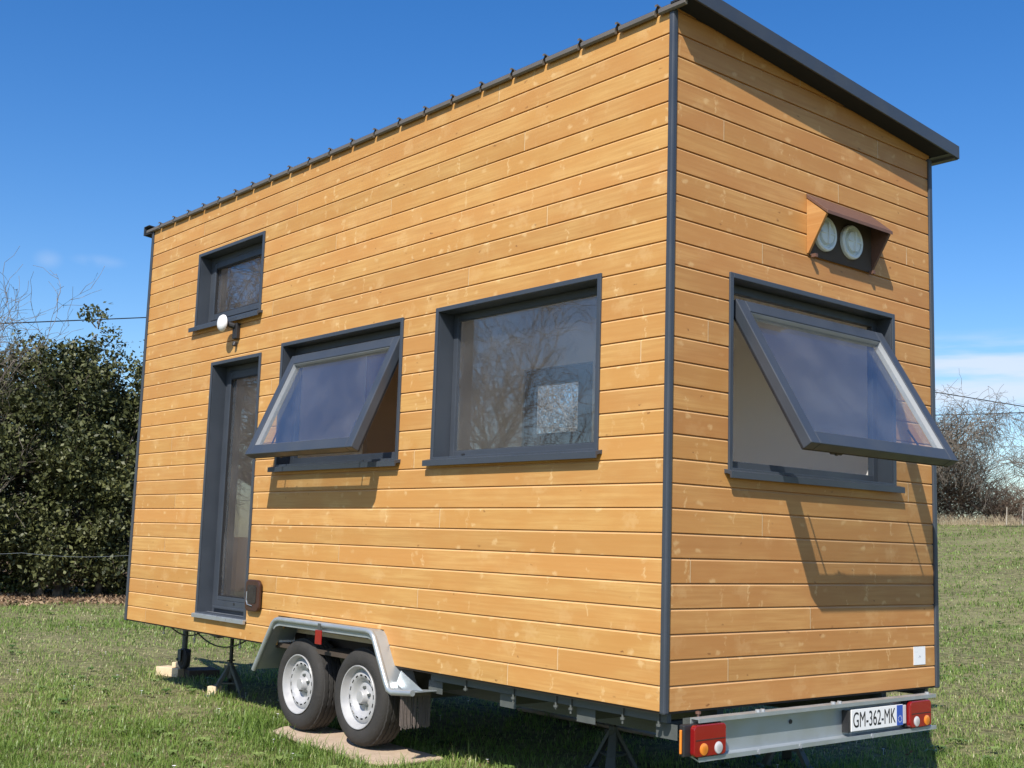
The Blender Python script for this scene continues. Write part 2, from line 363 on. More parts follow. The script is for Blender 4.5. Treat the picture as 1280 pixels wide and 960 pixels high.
def tilted(W, w, u0, u1, tp, bt, rail, thick, mat_frame=M_anth):
    """open sash: tp / bt = (depth, z) of its top and bottom outer edge"""
    T = Vector(tp); Bt = Vector(bt); s = (Bt-T); Ls = s.length; s.normalize(); n = Vector((-s.y, s.x));  # 2D (d,z)
    if n.y < 0: n = -n
    def P(uu, a, h): q = T+s*a+n*h; return W(uu, q.x, q.y)
    def pbox(bm, ua, ub, a0, a1, h0, h1):
        vs = [bm.verts.new(P(uu, a, h)) for uu in (ua, ub) for a in (a0, a1) for h in (h0, h1)]
        for q in ((0, 1, 3, 2), (4, 6, 7, 5), (0, 4, 5, 1), (2, 3, 7, 6), (0, 2, 6, 4), (1, 5, 7, 3)): bm.faces.new([vs[i] for i in q])
    bm = bmesh.new()
    pbox(bm, u0, u0+rail, 0, Ls, -thick, 0); pbox(bm, u1-rail, u1, 0, Ls, -thick, 0)
    pbox(bm, u0+rail, u1-rail, 0, rail, -thick, 0); pbox(bm, u0+rail, u1-rail, Ls-rail, Ls, -thick, 0)
    mk('sash', bm, mat_frame, w, bevel=.005)
    bm = bmesh.new(); q = .012          # inner step, black gasket on the rebate
    for a in ((u0+.004, u0+.018, .004, Ls-.004), (u1-.018, u1-.004, .004, Ls-.004), (u0+.018, u1-.018, .004, .018), (u0+.018, u1-.018, Ls-.018, Ls-.004)): pbox(bm, a[0], a[1], a[2], a[3], -thick-.012, -thick)
    mk('seal', bm, M_seal, w)
    bm = bmesh.new(); e = rail; b = .003
    for a in ((u0+e, u0+e+b, e, Ls-e), (u1-e-b, u1-e, e, Ls-e), (u0+e+b, u1-e-b, e, e+b), (u0+e+b, u1-e-b, Ls-e-b, Ls-e)): pbox(bm, a[0], a[1], a[2], a[3], -thick+.002, -.008)
    mk('glazing_bead', bm, M_bead, w)
    bm = bmesh.new(); pbox(bm, u0+rail+.004, u1-rail-.004, rail+.004, Ls-rail-.004, -.052, -.034); mk('pane', bm, M_glass, w)
    bm = bmesh.new(); pbox(bm, u0+.35, u0+.37, Ls-.06, Ls-.02, -thick-.05, -thick-.012); pbox(bm, u0+.32, u0+.42, Ls-.05, Ls-.03, -thick-.055, -thick-.045)
    mk('handle', bm, M_black, w)
    for uu in (u0+.20, u1-.20):
        bm = bmesh.new(); tube(bm, P(uu, Ls-rail+.01, -thick-.010), P(uu-.02, Ls-rail-.17, -thick-.012), .006, seg=6); mk('latch_rod', bm, M_anth_d, w)
    for uu in (u0+.012, u1-.012):
        bm = bmesh.new(); tube(bm, P(uu, .05, -thick-.006), W(uu, -.100, tp[1]-.02), .007, seg=6); tube(bm, P(uu, .22, -thick-.006), W(uu, -.100, tp[1]-.02), .007, seg=6); mk('stay', bm, M_alu, w)
    return P, Ls
# middle awning window, open
w = surround(Wside, O_w2, label='awning window beside the door, propped open'); sill(Wside, O_w2, w); fixed_frame(Wside, O_w2, w, .055)
tilted(Wside, w, -3.915, -2.465, (-.035, 2.165), (.315, 1.385), .078, .062)
# end awning window, open
w = surround(Wend, O_end, label='awning window in the end wall, propped open'); sill(Wend, O_end, w); fixed_frame(Wend, O_end, w, .048)
tilted(Wend, w, .567, 1.985, (-.035, 2.168), (.462, 1.356), .078, .062)

# ---- corner trims
bm = bmesh.new()
for x, y, h in ((0, 0, 3.64), (-LEN, 0, 3.64), (0, WID, 3.40), (-LEN, WID, 3.40)):
    sx = 1 if x == 0 else -1; sy = -1 if y == 0 else 1
    box(bm, (x+sx*.014, y+sy*.014, GZ-.012), (x-sx*.024, y-sy*.024, GZ+h))
    if (x, y) == (0, 0): mk('corner_trim', bm, M_anth, house, bevel=.010)
    else: mk('corner_trim', bm, M_anth, house, bevel=.006)
    bm = bmesh.new()
bm.free()

# ---- roof
ribs = [-.401-.3022*k for k in range(21)]+[-.10]
ribs.sort()
xl, xr = -LEN-.125, .125
def zr(y): return GZ+3.664-SL*y
bm = bmesh.new()
prof = [(xl, 0)]
for rx in ribs: prof += [(rx-.018, 0), (rx-.009, .013), (rx+.009, .013), (rx+.018, 0)]
prof += [(xr, 0)]
y0, y1 = -.018, WID+.12
for t, s in ((.0, 1), (-.003, -1)):
    A = [bm.verts.new((x, y0, zr(y0)+h+t)) for x, h in prof]; Bv = [bm.verts.new((x, y1, zr(y1)+h+t)) for x, h in prof]
    for i in range(len(prof)-1): bm.faces.new((A[i], A[i+1], Bv[i+1], Bv[i]))
mk('roof_sheet', bm, M_roof, house)
# folded front edge of each pan between two ribs
bm = bmesh.new()
edges = [xl+.02]+[e for rx in ribs for e in (rx-.014, rx+.014)]+[xr-.02]
for a, b in zip(edges[::2], edges[1::2]):
    pts = [(a, y0+.010, zr(y0)-.004), (a, y0-.004, zr(y0)-.004), (a, y0-.014, zr(y0)-.014), (a, y0-.014, zr(y0)-.034), (a, y0-.004, zr(y0)-.044), (a, y0+.010, zr(y0)-.040)]
    prism(bm, pts, (b-a, 0, 0))
mk('eave_trim', bm, M_roof, house, bevel=.003)
bm = bmesh.new()
bm.free()
for rx in ribs: bm = bmesh.new(); prism(bm, [(rx-.006, y0+.03, zr(y0)+.0135), (rx-.006, y0-.010, zr(y0)+.022), (rx-.006, y0-.018, zr(y0)+.018), (rx-.006, y0-.018, zr(y0)+.004), (rx-.006, y0-.008, zr(y0)+.0125)], (.012, 0, 0)); mk('rib_end_cap', bm, M_roof, house)
def verge(xa, xb, dr=0.):          # xa wall side, xb outer
    s = 1 if xb > xa else -1
    bm = bmesh.new()
    def ln(y, dz): return zr(y)+dz-dr
    ya, yb = -.045, WID+.14
    # outer fascia
    prism(bm, [(xb, ya, ln(ya, .072)), (xb, yb, ln(yb, .072)), (xb, yb, ln(yb, -.015)), (xb, ya, ln(ya, -.015))], (-s*.012, 0, 0))
    # top cap
    prism(bm, [(xb-s*.0125, ya, ln(ya, .072)), (xb-s*.0125, yb, ln(yb, .072)), (xb-s*.0125, yb, ln(yb, .064)), (xb-s*.0125, ya, ln(ya, .064))], (-s*.11, 0, 0))
    o = mk('verge_trim', bm, M_anth, house, bevel=.003)
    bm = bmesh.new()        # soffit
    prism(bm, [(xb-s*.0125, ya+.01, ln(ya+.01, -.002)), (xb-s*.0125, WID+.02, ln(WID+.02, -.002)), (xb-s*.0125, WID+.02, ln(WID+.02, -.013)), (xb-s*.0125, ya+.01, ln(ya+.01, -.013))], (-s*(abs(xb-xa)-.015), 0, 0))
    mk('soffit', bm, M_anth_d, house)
verge(.004, .140); verge(-LEN-.004, -LEN-.140, .046)
bm = bmesh.new(); yb = WID+.14
prism(bm, [(-LEN-.127, yb, zr(yb)+.060), (-LEN-.127, yb, zr(yb)-.018), (-LEN-.127, yb-.05, zr(yb)-.018), (-LEN-.127, yb-.06, zr(yb)-.005), (-LEN-.127, WID+.02, zr(yb)-.005), (-LEN-.127, WID+.02, zr(yb)+.004), (-LEN-.127, yb-.012, zr(yb)+.004), (-LEN-.127, yb-.012, zr(yb)+.060)], (LEN+.254, 0, 0))
mk('rear_eave_trim', bm, M_anth, house)

# ---- vent hood on the end wall
bm = bmesh.new(); yA, yB = 1.155, 1.80
prism(bm, [Wend(yA-.0, .002, 2.878), Wend(yA, .150, 2.752), Wend(yA, .150, 2.732), Wend(yA, .002, 2.852)], (0, yB-yA+.022, 0)); vh = mk('vent_hood', bm, M_hood, house, bevel=.002)
for q, ya in enumerate((yA+.004, yB)):
    bm = bmesh.new(); prism(bm, [Wend(ya, .002, 2.850), Wend(ya, .138, 2.735), Wend(ya, .012, 2.522), Wend(ya, .002, 2.522)], (0, .018, 0))
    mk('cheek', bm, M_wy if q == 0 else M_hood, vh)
bm = bmesh.new(); box(bm, Wend(yA+.025, .002, 2.512), Wend(yB-.002, .014, 2.846)); mk('back_board', bm, M_dark, vh)
for yy in (yA+.03, yB-.03): bm = bmesh.new(); box(bm, Wend(yy, .0145, 2.500), Wend(yy+.022, .045, 2.520)); mk('bracket', bm, M_hood, vh)
for yy in (1.305, 1.573):
    c = Wend(yy, .015, 2.660); bm = bmesh.new()
    rg = lathe(bm, [(.104, 0), (.104, .018), (.097, .026), (.084, .024), (.078, .010), (.066, .010), (.063, .030), (.045, .034), (.0, .036)], c, 'x', 40)
    bmesh.ops.remove_doubles(bm, verts=bm.verts, dist=1e-5)
    cp = mk('vent_cap', bm, M_cap, house, smoothf=True)
    bm = bmesh.new(); box(bm, (c.x+.034, c.y-.006, c.z-.062), (c.x+.044, c.y+.006, c.z+.062)); box(bm, (c.x+.034, c.y-.0605, c.z-.004), (c.x+.040, c.y+.0605, c.z+.004)); mk('grip', bm, M_cap, cp)

# ---- wall lamp, cat flap, sticker
bm = bmesh.new(); c = Vector((-4.815, -.118, 2.510+GZ)); lathe(bm, [(0, -.034), (.036, -.031), (.060, -.020), (.070, -.004), (.070, .006), (.055, .018), (0, .022)], c, 'y', 28)
bmesh.ops.remove_doubles(bm, verts=bm.verts, dist=1e-5)
bm2 = bmesh.new(); box(bm2, (-4.80, -.001, 2.385+GZ), (-4.725, -.036, 2.515+GZ)); tube(bm2, (-4.77, -.03, 2.49+GZ), (-4.805, -.102, 2.51+GZ), .024); tube(bm2, (-4.765, -.02, 2.36+GZ), (-4.765, -.03, 2.325+GZ), .018)
lamp = mk('wall_lamp', bm2, M_black, house, bevel=.006); mk('lamp_head', bm, M_white, lamp, smoothf=True)
def rrect(W, u0, u1, z0, z1, rad, d, n=6):
    pts = []
    for cx, cz, a0 in ((u1-rad, z1-rad, 0), (u0+rad, z1-rad, 90), (u0+rad, z0+rad, 180), (u1-rad, z0+rad, 270)):
        for i in range(n+1):
            t = RAD(a0+90*i/n); pts.append(W(cx+rad*math.cos(t), d, cz+rad*math.sin(t)))
    return pts
bm = bmesh.new(); prism(bm, rrect(Wside, -4.300, -4.085, .222, .460, .045, .0125), (0, -.028, 0)); cf = mk('cat_flap', bm, M_flap, house, bevel=.008)
bm = bmesh.new(); prism(bm, rrect(Wside, -4.262, -4.123, .285, .420, .02, .0410), (0, -.004, 0)); mk('flap', bm, simple('smoked_flap', (.03, .028, .028), .15), cf)
bm = bmesh.new(); polytube(bm, [Wside(-4.262, .046, .37), Wside(-4.262, .047, .30), Wside(-4.24, .048, .272), Wside(-4.17, .048, .266)], .0035, 6); mk('latch', bm, M_alu, cf)
bm = bmesh.new(); box(bm, Wend(2.236, .0005, .137), Wend(2.366, .003, .246)); st = mk('sticker', bm, M_white, house)
bm = bmesh.new(); rs = random.Random(4)
for i in range(1):
    yy, zz = 2.29, .18; polytube(bm, [Wend(yy, .0036, zz), Wend(yy+.01, .0036, zz+.012), Wend(yy+.02, .0036, zz+.002)], .0016, 5)
mk('print', bm, simple('sticker_print', (.25, .28, .36), .5), st)

# ---- trailer chassis
bm = bmesh.new(); z = GZ
for y in (.055, WID-.085): box(bm, (-2.0, y, z-.058), (-.03, y+.03, z-.0125))
for y in (.47, WID-.52): box(bm, (-4.0, y, z-.20), (-.06, y+.05, z-.0125)); box(bm, (-LEN+.1, y, z-.085), (-4.001, y+.05, z-.0125))
mk('chassis_beam', bm, M_galv_d, house)
for x in (-6.3, -5.55, -4.85, -4.1, -2.05, -1.35, -.70, -.12):
    bm = bmesh.new(); q = .09 if x > -3 else .42
    box(bm, (x, q, z-.13 if x > -3 else z-.08), (x+.045, WID-.09, z-.0625))
    if x > -3: box(bm, (x-.012, q-.0035, z-.14), (x+.13, q-.0005, z-.0655))
    mk('cross_member', bm, M_galv_d, house)
rs = random.Random(3)
for x in (-1.64, -1.20, -.84, -.72, -.33, -.08, -5.9, -5.3, -4.5):
    bm = bmesh.new(); tube(bm, (x, .048, z-.0125), (x, .048, z-.075-rs.random()*.04), .006, seg=6); tube(bm, (x, .048, z-.068), (x, .048, z-.080), .013, seg=6); mk('hanging_bolt', bm, M_galv_d, house)
for k in range(2):
    bm = bmesh.new(); q0 = Vector((-5.95+.5*k, .12, z-.013)); q1 = Vector((-5.3+.8*k, .12, z-.013)); polytube(bm, [q0.lerp(q1, s_)-Vector((0, 0, .10*4*s_*(1-s_)*(.6+.4*k))) for s_ in [i/10 for i in range(11)]], .006, 6); mk('cable', bm, M_black, house)
for x in (-3.48, -2.70):
    bm = bmesh.new(); box(bm, (x-.04, .17, z-.275), (x+.04, WID-.17, z-.205))
    for y in (.50, WID-.58): box(bm, (x-.09, y, z-.204), (x+.30, y+.06, z-.195))
    mk('axle', bm, M_galv_d, house)
# rear bumper channel
bm = bmesh.new(); ya, yb = .135, 2.30; X = .085
prism(bm, [(X-.035, ya, z-.026), (X+.025, ya, z-.026), (X+.025, ya, z-.046), (X+.018, ya, z-.046), (X+.018, ya, z-.032), (X-.028, ya, z-.032), (X-.028, ya, z-.208), (X+.018, ya, z-.222), (X+.018, ya, z-.210), (X+.025, ya, z-.210), (X+.025, ya, z-.232), (X-.035, ya, z-.214)], (0, yb-ya, 0))
bp = mk('rear_bumper', bm, M_galv, house)
for y in (.62, .66, 1.28, 1.34, 2.24): bm = bmesh.new(); tube(bm, (X, y, z-.0255), (X, y, z-.014), .013, seg=6); mk('bolt', bm, M_bead, bp)
for y in (.95, 1.62, .60): bm = bmesh.new(); tube(bm, (X+.028, y, z-.221), (X+.020, y, z-.221), .013, seg=8); mk('bolt', bm, M_bead, bp)
bm = bmesh.new(); tube(bm, (X-.0275, .93, z-.10), (X-.022, .93, z-.10), .012); mk('bolt', bm, M_black, bp)
for y in (.16, 2.20): bm = bmesh.new(); box(bm, (-.02, y, z-.16), (X-.036, y+.05, z-.04)); mk('bumper_bracket', bm, M_galv_d, house)
bm = bmesh.new(); tube(bm, (.045, .20, z-.0135), (.045, .20, z-.002), .014); tube(bm, (.045, .20, z-.026), (.045, .20, z+.0), .007); mk('mounting_bolt', bm, M_hood, house)
# tail lamps
def tail_lamp(ya, yb, side):
    x0 = X-.0275; x1 = .122
    bm = bmesh.new(); box(bm, (x0, ya, z-.205), (x1-.030, yb, z-.052)); t = mk('tail_lamp', bm, M_black, house, bevel=.006)
    def fr(y0, y1, z0, z1, xa, xb, mat, nm, rad=.018):
        bm = bmesh.new(); pts = rrect(lambda uu, d, zz: Vector((xa, uu, zz)), y0, y1, z0, z1, rad, 0); prism(bm, pts, (xb-xa, 0, 0)); return mk(nm, bm, mat, t, bevel=.004)
    a, b = (ya+.042, yb) if side < 0 else (ya+.004, yb)
    fr(a, b, z-.205, z-.054, x1-.0295, x1, M_red, 'red_lens', .022)
    for yy, mt, nm in (((a+b)/2-.05, M_amber if side < 0 else M_clear, 'amber_lens' if side < 0 else 'reversing_lens'), ((a+b)/2+.06, M_clear if side < 0 else M_amber, 'reversing_lens' if side < 0 else 'amber_lens')):
        bm = bmesh.new(); lathe(bm, [(.030, 0), (.029, .003), (.018, .006), (0, .007)], (x1+.0003, yy, z-.170), 'x', 24); bmesh.ops.remove_doubles(bm, verts=bm.verts, dist=1e-5); mk(nm, bm, mt, t, smoothf=True)
    bm = bmesh.new(); box(bm, (x1+.0003, a+.010, z-.127), (x1+.0015, b-.010, z-.1235)); mk('divider', bm, M_black, t)
    if side < 0:
        bm = bmesh.new(); box(bm, (x0+.012, ya-.012, z-.19), (x1-.040, ya-.0005, z-.075)); mk('side_marker', bm, M_amber, t, bevel=.004)
tail_lamp(.045, .325, -1); tail_lamp(1.995, 2.225, 1)
# number plate
pc = thing  # keep name
bm = bmesh.new(); box(bm, (.098, 1.425, z-.185), (.104, 1.945, z-.066)); pl = mk('number_plate', bm, M_plate, house, bevel=.002)
bm = bmesh.new(); box(bm, (.1042, 1.880, z-.183), (.1050, 1.943, z-.068)); mk('blue_band', bm, M_blue, pl)
bm = bmesh.new(); box(bm, (.059, 1.40, z-.19), (.0975, 1.424, z-.07)); mk('holder', bm, M_black, pl)
bm = bmesh.new(); box(bm, (.070, 1.952, z-.18), (.100, 1.988, z-.072)); mk('plate_lamp', bm, M_clear, house, bevel=.004)
def text(body, c, size, sx, parent, mat, name):
    cu = bpy.data.curves.new(name, 'FONT'); cu.body = body; cu.size = size; cu.align_x = 'CENTER'; cu.align_y = 'CENTER'; cu.extrude = .0004; cu.offset = 0
    to = bpy.data.objects.new(name+'_tmp', cu); COL.objects.link(to); dg = bpy.context.evaluated_depsgraph_get(); me = bpy.data.meshes.new_from_object(to.evaluated_get(dg))
    bpy.data.objects.remove(to); me.name = name
    rl = root_of(parent).location
    for v in me.vertices:   # local x -> +Y, local y -> +Z, normal -> +X
        x, y, zz = v.co; v.co = (c[0]+zz-rl.x, c[1]+x*sx-rl.y, c[2]+y-rl.z)
    me.materials.clear(); me.materials.append(mat); return link(name, me, parent)
text('GM-362-MK', (.1048, 1.653, z-.128), .120, .70, pl, M_ink, 'characters')
bm = bmesh.new()
for i in range(12):
    t = 2*PI*i/12; tube(bm, (.1052, 1.912+.018*math.cos(t), z-.148+.018*math.sin(t)), (.1055, 1.912+.018*math.cos(t), z-.148+.018*math.sin(t)), .0028, seg=5)
mk('ring_of_stars', bm, M_plate, pl)

# ---- fenders, wheels
def fender(mir):
    Y = (lambda y: y) if not mir else (lambda y: WID-y)
    bm = bmesh.new()
    P = [(-3.985, -.185), (-3.735, .168), (-3.700, .192), (-3.655, .202), (-2.500, .206), (-2.455, .198), (-2.425, .172), (-2.262, -.100), (-2.235, -.135), (-2.195, -.148), (-1.975, -.128)]
    polytube(bm, [(x, Y(-.098), zz+z) for x, zz in P], .019, 10)
    fd = mk('fender', bm, M_galv, house, smoothf=True)
    bm = bmesh.new()
    Q = [(x, zz+.008) for x, zz in P]
    for (xa, za), (xb, zb) in zip(Q, Q[1:]):
        prism(bm, [(xa, Y(-.096), za+z), (xb, Y(-.096), zb+z), (xb, Y(.13), zb+z), (xa, Y(.13), za+z)], (0, 0, -.006))
    pts = [(-2.262, Y(-.02), z-.10), (-2.195, Y(-.02), z-.135), (-1.975, Y(-.02), z-.118), (-2.22, Y(-.02), z-.02)]
    prism(bm, pts, (0, Y(.003)-Y(0), 0))
    # skirt strip under the rolled edge
    for (xa, za), (xb, zb) in zip(P[1:7], P[2:8]):
        prism(bm, [(xa, Y(-.094), za+z), (xb, Y(-.094), zb+z), (xb, Y(-.094), zb+z-.045), (xa, Y(-.094), za+z-.045)], (0, Y(.003)-Y(0), 0))
    mk('fender_shell', bm, M_galv, fd)
    bm = bmesh.new(); box(bm, (-3.10, Y(-.119), z+.075), (-3.02, Y(-.128), z+.170)); mk('reflector', bm, M_refl, fd, bevel=.003)
    bm = bmesh.new(); box(bm, (-3.075, Y(-.1185), z+.165), (-3.045, Y(-.124), z+.215)); mk('reflector_bracket', bm, M_galv_d, fd)
    # rain brush
    bm = bmesh.new(); rs = random.Random(5)
    box(bm, (-2.12, Y(-.09), z-.165), (-2.095, Y(.13), z-.14))
    for i in range(150):
        y = -.09+.22*rs.random(); x = -2.117+.02*rs.random(); l = .17+.03*rs.random()
        box(bm, (x, Y(y), z-.165-l), (x+.003, Y(y+.0035), z-.165))
    mk('rain_brush', bm, M_brush, fd)
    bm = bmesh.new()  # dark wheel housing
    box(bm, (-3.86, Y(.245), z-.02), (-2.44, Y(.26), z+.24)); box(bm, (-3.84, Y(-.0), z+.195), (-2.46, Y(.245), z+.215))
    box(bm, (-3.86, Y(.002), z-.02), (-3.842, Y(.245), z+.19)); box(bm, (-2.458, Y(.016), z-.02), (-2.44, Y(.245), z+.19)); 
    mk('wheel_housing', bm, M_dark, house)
    for xc in (-3.48, -2.70):
        c = (xc, 1.25, 0)  # dummy
        wheel(xc, Y, mir)
def wheel(xc, Y, mir):
    s = -1 if mir else 1
    c = Vector((xc, Y(-.02), z-.240)); R = .326
    bm = bmesh.new()
    pr = [(.203, .012), (.212, .004), (.235, -.004), (.262, -.006), (.288, .002), (.304, .016), (.312, .030), (.320, .034), (.3205, .062), (.3135, .065), (.3135, .071), (.321, .074), (.322, .098), (.3145, .101), (.3145, .107), (.322, .110), (.321, .134), (.3135, .137), (.3135, .143), (.3205, .146), (.320, .172), (.312, .178), (.300, .194), (.270, .206), (.235, .204), (.203, .192)]
    lathe(bm, [(a, s*b) for a, b in pr], c, 'y', 72)
    # tread blocks: push alternate vertices of the shoulders
    for v in bm.verts:
        d = math.hypot(v.co.x-c.x, v.co.z-c.z)
        if d > .309:
            a = math.atan2(v.co.z-c.z, v.co.x-c.x); i = int(round(a/(2*PI/72)))
            if i % 2: f_ = (d-.0055)/d; v.co.x = c.x+(v.co.x-c.x)*f_; v.co.z = c.z+(v.co.z-c.z)*f_
        if v.co.z < c.z-.310: v.co.z = c.z-.310+ (v.co.z-(c.z-.310))*.2; 
    wl = bpy.data.objects.new('wheel', None); COL.objects.link(wl); wl.parent = house; wl.empty_display_size = .1
    ty = mk('tyre', bm, M_tyre, wl, smoothf=True)
    bm = bmesh.new(); n = 64
    pr = [(.204, .010), (.2065, .000), (.204, -.004), (.198, -.002), (.193, .010), (.187, .026), (.178, .044), (.172, .046), (.168, .042), (.164, .036), (.146, .030), (.136, .030), (.118, .042), (.104, .060), (.092, .066), (.072, .060), (.050, .058), (.045, .052), (.043, .022), (.038, .016), (0, .016)]
    lathe(bm, [(a, s*b) for a, b in pr], c, 'y', n, skip=lambda j, i: j == 10 and i % 4 in (0, 1))
    lathe(bm, [(.190, s*.031), (.188, s*.15), (.150, s*.16)], c, 'y', 32)
    bmesh.ops.remove_doubles(bm, verts=bm.verts, dist=1e-5)
    mk('rim', bm, M_rim, wl, smoothf=True)
    for k in range(5):
        bm = bmesh.new(); t = 2*PI*k/5+.3; p = Vector((c.x+.060*math.cos(t), c.y+s*.061, c.z+.060*math.sin(t))); tube(bm, p, p-Vector((0, s*.020, 0)), .0115, .009, seg=6); mk('wheel_nut', bm, M_galv_d, wl)
    bm = bmesh.new(); lathe(bm, [(.165, .01), (.16, 0), (.1, 0), (0, 0)], (c.x, c.y+s*.085, c.z), 'y', 32); bmesh.ops.remove_doubles(bm, verts=bm.verts, dist=1e-5); mk('brake_drum', bm, M_black, wl)
fender(False); fender(True)
# ---- drawbar with jockey wheel
bm = bmesh.new()
for y, yy in ((.75, 1.2), (1.75, 1.3)): 
    prism(bm, [(-LEN+.4, y-.03, z-.16), (-LEN+.4, y+.03, z-.16), (-8.0, yy+.03, z-.16), (-8.0, yy-.03, z-.16)], (0, 0, .10))
box(bm, (-8.3, 1.21, z-.15), (-7.9, 1.29, z-.07))
mk('drawbar', bm, M_galv_d, house)
jx, jy = -6.98, .76
bm = bmesh.new(); tube(bm, (jx, jy, z-.33), (jx, jy, z+.22), .027, seg=14); tube(bm, (jx, jy, z-.39), (jx, jy, z-.32), .020, seg=12)
for s in (-1, 1): box(bm, (jx-.035, jy+s*.052-.003, z-.44), (jx+.035, jy+s*.052+.003, z-.335))
box(bm, (jx-.035, jy-.055, z-.335), (jx+.035, jy+.055, z-.328)); box(bm, (jx-.03, jy+.03, z-.10), (jx+.03, jy+.18, z-.06))
tube(bm, (jx-.02, jy-.07, z-.42), (jx-.02, jy+.07, z-.42), .010)
jw = mk('jockey_wheel', bm, M_galv_d, house, bevel=.002)
bm = bmesh.new(); lathe(bm, [(.0, -.035), (.055, -.035), (.060, -.028), (.085, -.030), (.100, -.018), (.100, .018), (.085, .030), (.060, .028), (.055, .035), (0, .035)], (jx, jy, z-.415), 'y', 32); mk('roller', bm, M_tyre, jw, smoothf=True)

# ------------------------------------------------------------------ separate things under the trailer
def block(name, x, y, zb, sx, sy, sz, rot, label, cat, mat, group=None, bevel=.006):
    bm = bmesh.new(); box(bm, (-sx/2, -sy/2, 0), (sx/2, sy/2, sz)); o = mk(name, bm, mat, None, bevel=bevel)
    o.location = (x, y, zb); o.rotation_euler = (0, 0, rot); return tag(o, label, cat, group)
block('timber_block', -7.17, .74, 0.0, .30, .16, .085, RAD(20), 'longer pale timber block lying on the grass by the jockey wheel', 'timber block', M_timber)
block('timber_block', -7.12, .80, .086, .13, .12, .048, RAD(25), 'short pale timber offcut on top of the longer pale block', 'timber block', M_timber)
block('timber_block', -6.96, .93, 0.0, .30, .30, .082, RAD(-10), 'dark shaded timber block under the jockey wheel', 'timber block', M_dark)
block('timber_block', -5.66, .44, 0.0, .085, .10, .085, RAD(30), 'small pale timber chock at the foot of the front jack stand', 'timber block', M_timber)
# thick plank under the two wheels, worn outline
def plank():
    bm = bmesh.new(); rs = random.Random(2)
    pts = [(-3.74, .30), (-3.72, .02), (-3.62, -.12), (-3.2, -.165), (-2.9, -.165), (-2.6, -.19), (-2.34, -.21), (-2.20, -.16), (-2.16, .0), (-2.16, .30)]
    prism(bm, [(x+3, y, .018+.004*rs.random()) for x, y in pts], (0, 0, .024)); bmesh.ops.recalc_face_normals(bm, faces=bm.faces)
    o = mk('ground_plank', bm, M_plank, None, bevel=.010); o.location = (-3, 0, -.012); return o
tag(plank(), 'flat weathered plank on the grass under the near pair of wheels', 'plank')
o2 = bpy.data.objects['ground_plank'].copy(); COL.objects.link(o2); o2.location = (-2.94, WID, -.012); o2.scale = (1, -1, 1); tag(o2, 'flat weathered plank under the far pair of wheels, in shadow', 'plank')

def jack_stand(x, y, h, rot, label, post=True):
    t = thing('jack_stand', (x, y, 0), label, 'jack stand', 'jack stands under the trailer', rot)
    bm = bmesh.new(); tube(bm, (0, 0, .15), (0, 0, .28), .028, seg=12)
    for s in (-1, 1): box(bm, (-.045, s*.0285, .23), (-.0, s*.034, .26))
    mk('collar', bm, M_galv_d, t, world=False)
    bm = bmesh.new(); tube(bm, (0, 0, .22), (0, 0, h-.012), .017, seg=12); box(bm, (-.06, -.05, h-.012), (.06, .05, h-.002)); tube(bm, (.0, -.05, .30), (0, .05, .30), .007, seg=8)
    mk('post', bm, M_black, t, world=False)
    for k in range(3):
        a = 2*PI*k/3; d = Vector((math.cos(a), math.sin(a), 0)); n = Vector((-d.y, d.x, 0))
        bm = bmesh.new(); p0 = d*.022+Vector((0, 0, .255)); p1 = d*.165+Vector((0, 0, .012))
        prism(bm, [p0-n*.018, p0+n*.018, p1+n*.030, p1-n*.030], d*.006); prism(bm, [p0+n*.018, p0+n*.018-d*.022, p1+n*.030-d*.022, p1+n*.030], n*.004); prism(bm, [p0-n*.018, p0-n*.018-d*.022, p1-n*.030-d*.022, p1-n*.030], -n*.004)
        box(bm, p1-Vector((.035, .035, .012)), p1+Vector((.035, .035, .002)))
        mk('leg', bm, M_galv_d, t, world=False)
    bm = bmesh.new(); q = [Vector((.115*math.cos(2*PI*k/3), .115*math.sin(2*PI*k/3), .11)) for k in range(3)]
    for k in range(3): tube(bm, q[k], q[(k+1) % 3], .008, seg=6)
    mk('brace', bm, M_galv_d, t, world=False)
    return t
jack_stand(-5.62, .56, GZ-.066, .4, 'black-posted tripod jack stand between the jockey wheel and the front tyre')
jack_stand(-1.36, 1.02, GZ-.20, 1.2, 'tripod jack stand in deep shade left of the rear bumper')
jack_stand(-.92, 2.20, GZ-.07, .1, 'tripod jack stand seen under the middle of the rear bumper')

# ------------------------------------------------------------------ terrain
def sstep(a, b, x): t = np.clip((x-a)/(b-a), 0, 1); return t*t*(3-2*t)
def ridge(x, y):
    rise = .0905*np.logaddexp(0, (y-9.5)/1.6)*1.6
    cap = 2.64
    rise = cap-np.logaddexp(0, (cap-rise)/.12)*.12
    left = sstep(-70, -26, x)          # level field towards the left hedge
    return rise
def bumps(x, y):
    return .018*np.sin(x*1.7+1.3)*np.sin(y*1.9+.4)+.012*np.sin(x*.63+y*1.1)+.009*np.sin(x*3.9-y*2.7)
def hgt(x, y):
    x = np.asarray(x, float); y = np.asarray(y, float)
    near = sstep(0, 2.0, np.hypot(np.maximum(np.abs(x+3.6)-4.2, 0), np.maximum(np.abs(y-1.25)-1.6, 0)))
    return ridge(x, y)+bumps(x, y)*near
def hz(x, y): return float(hgt(x, y))
xs = np.unique(np.concatenate([np.linspace(-40, 14, 181), np.linspace(-400, -40, 28), np.linspace(14, 300, 24)]))
ys = np.unique(np.concatenate([np.linspace(-14, 62, 221), np.linspace(-300, -14, 22), np.linspace(62, 500, 26)]))
XX, YY = np.meshgrid(xs, ys, indexing='ij'); ZZ = hgt(XX, YY)
nx, ny = XX.shape; vs = np.stack([XX, YY, ZZ], -1).reshape(-1, 3)
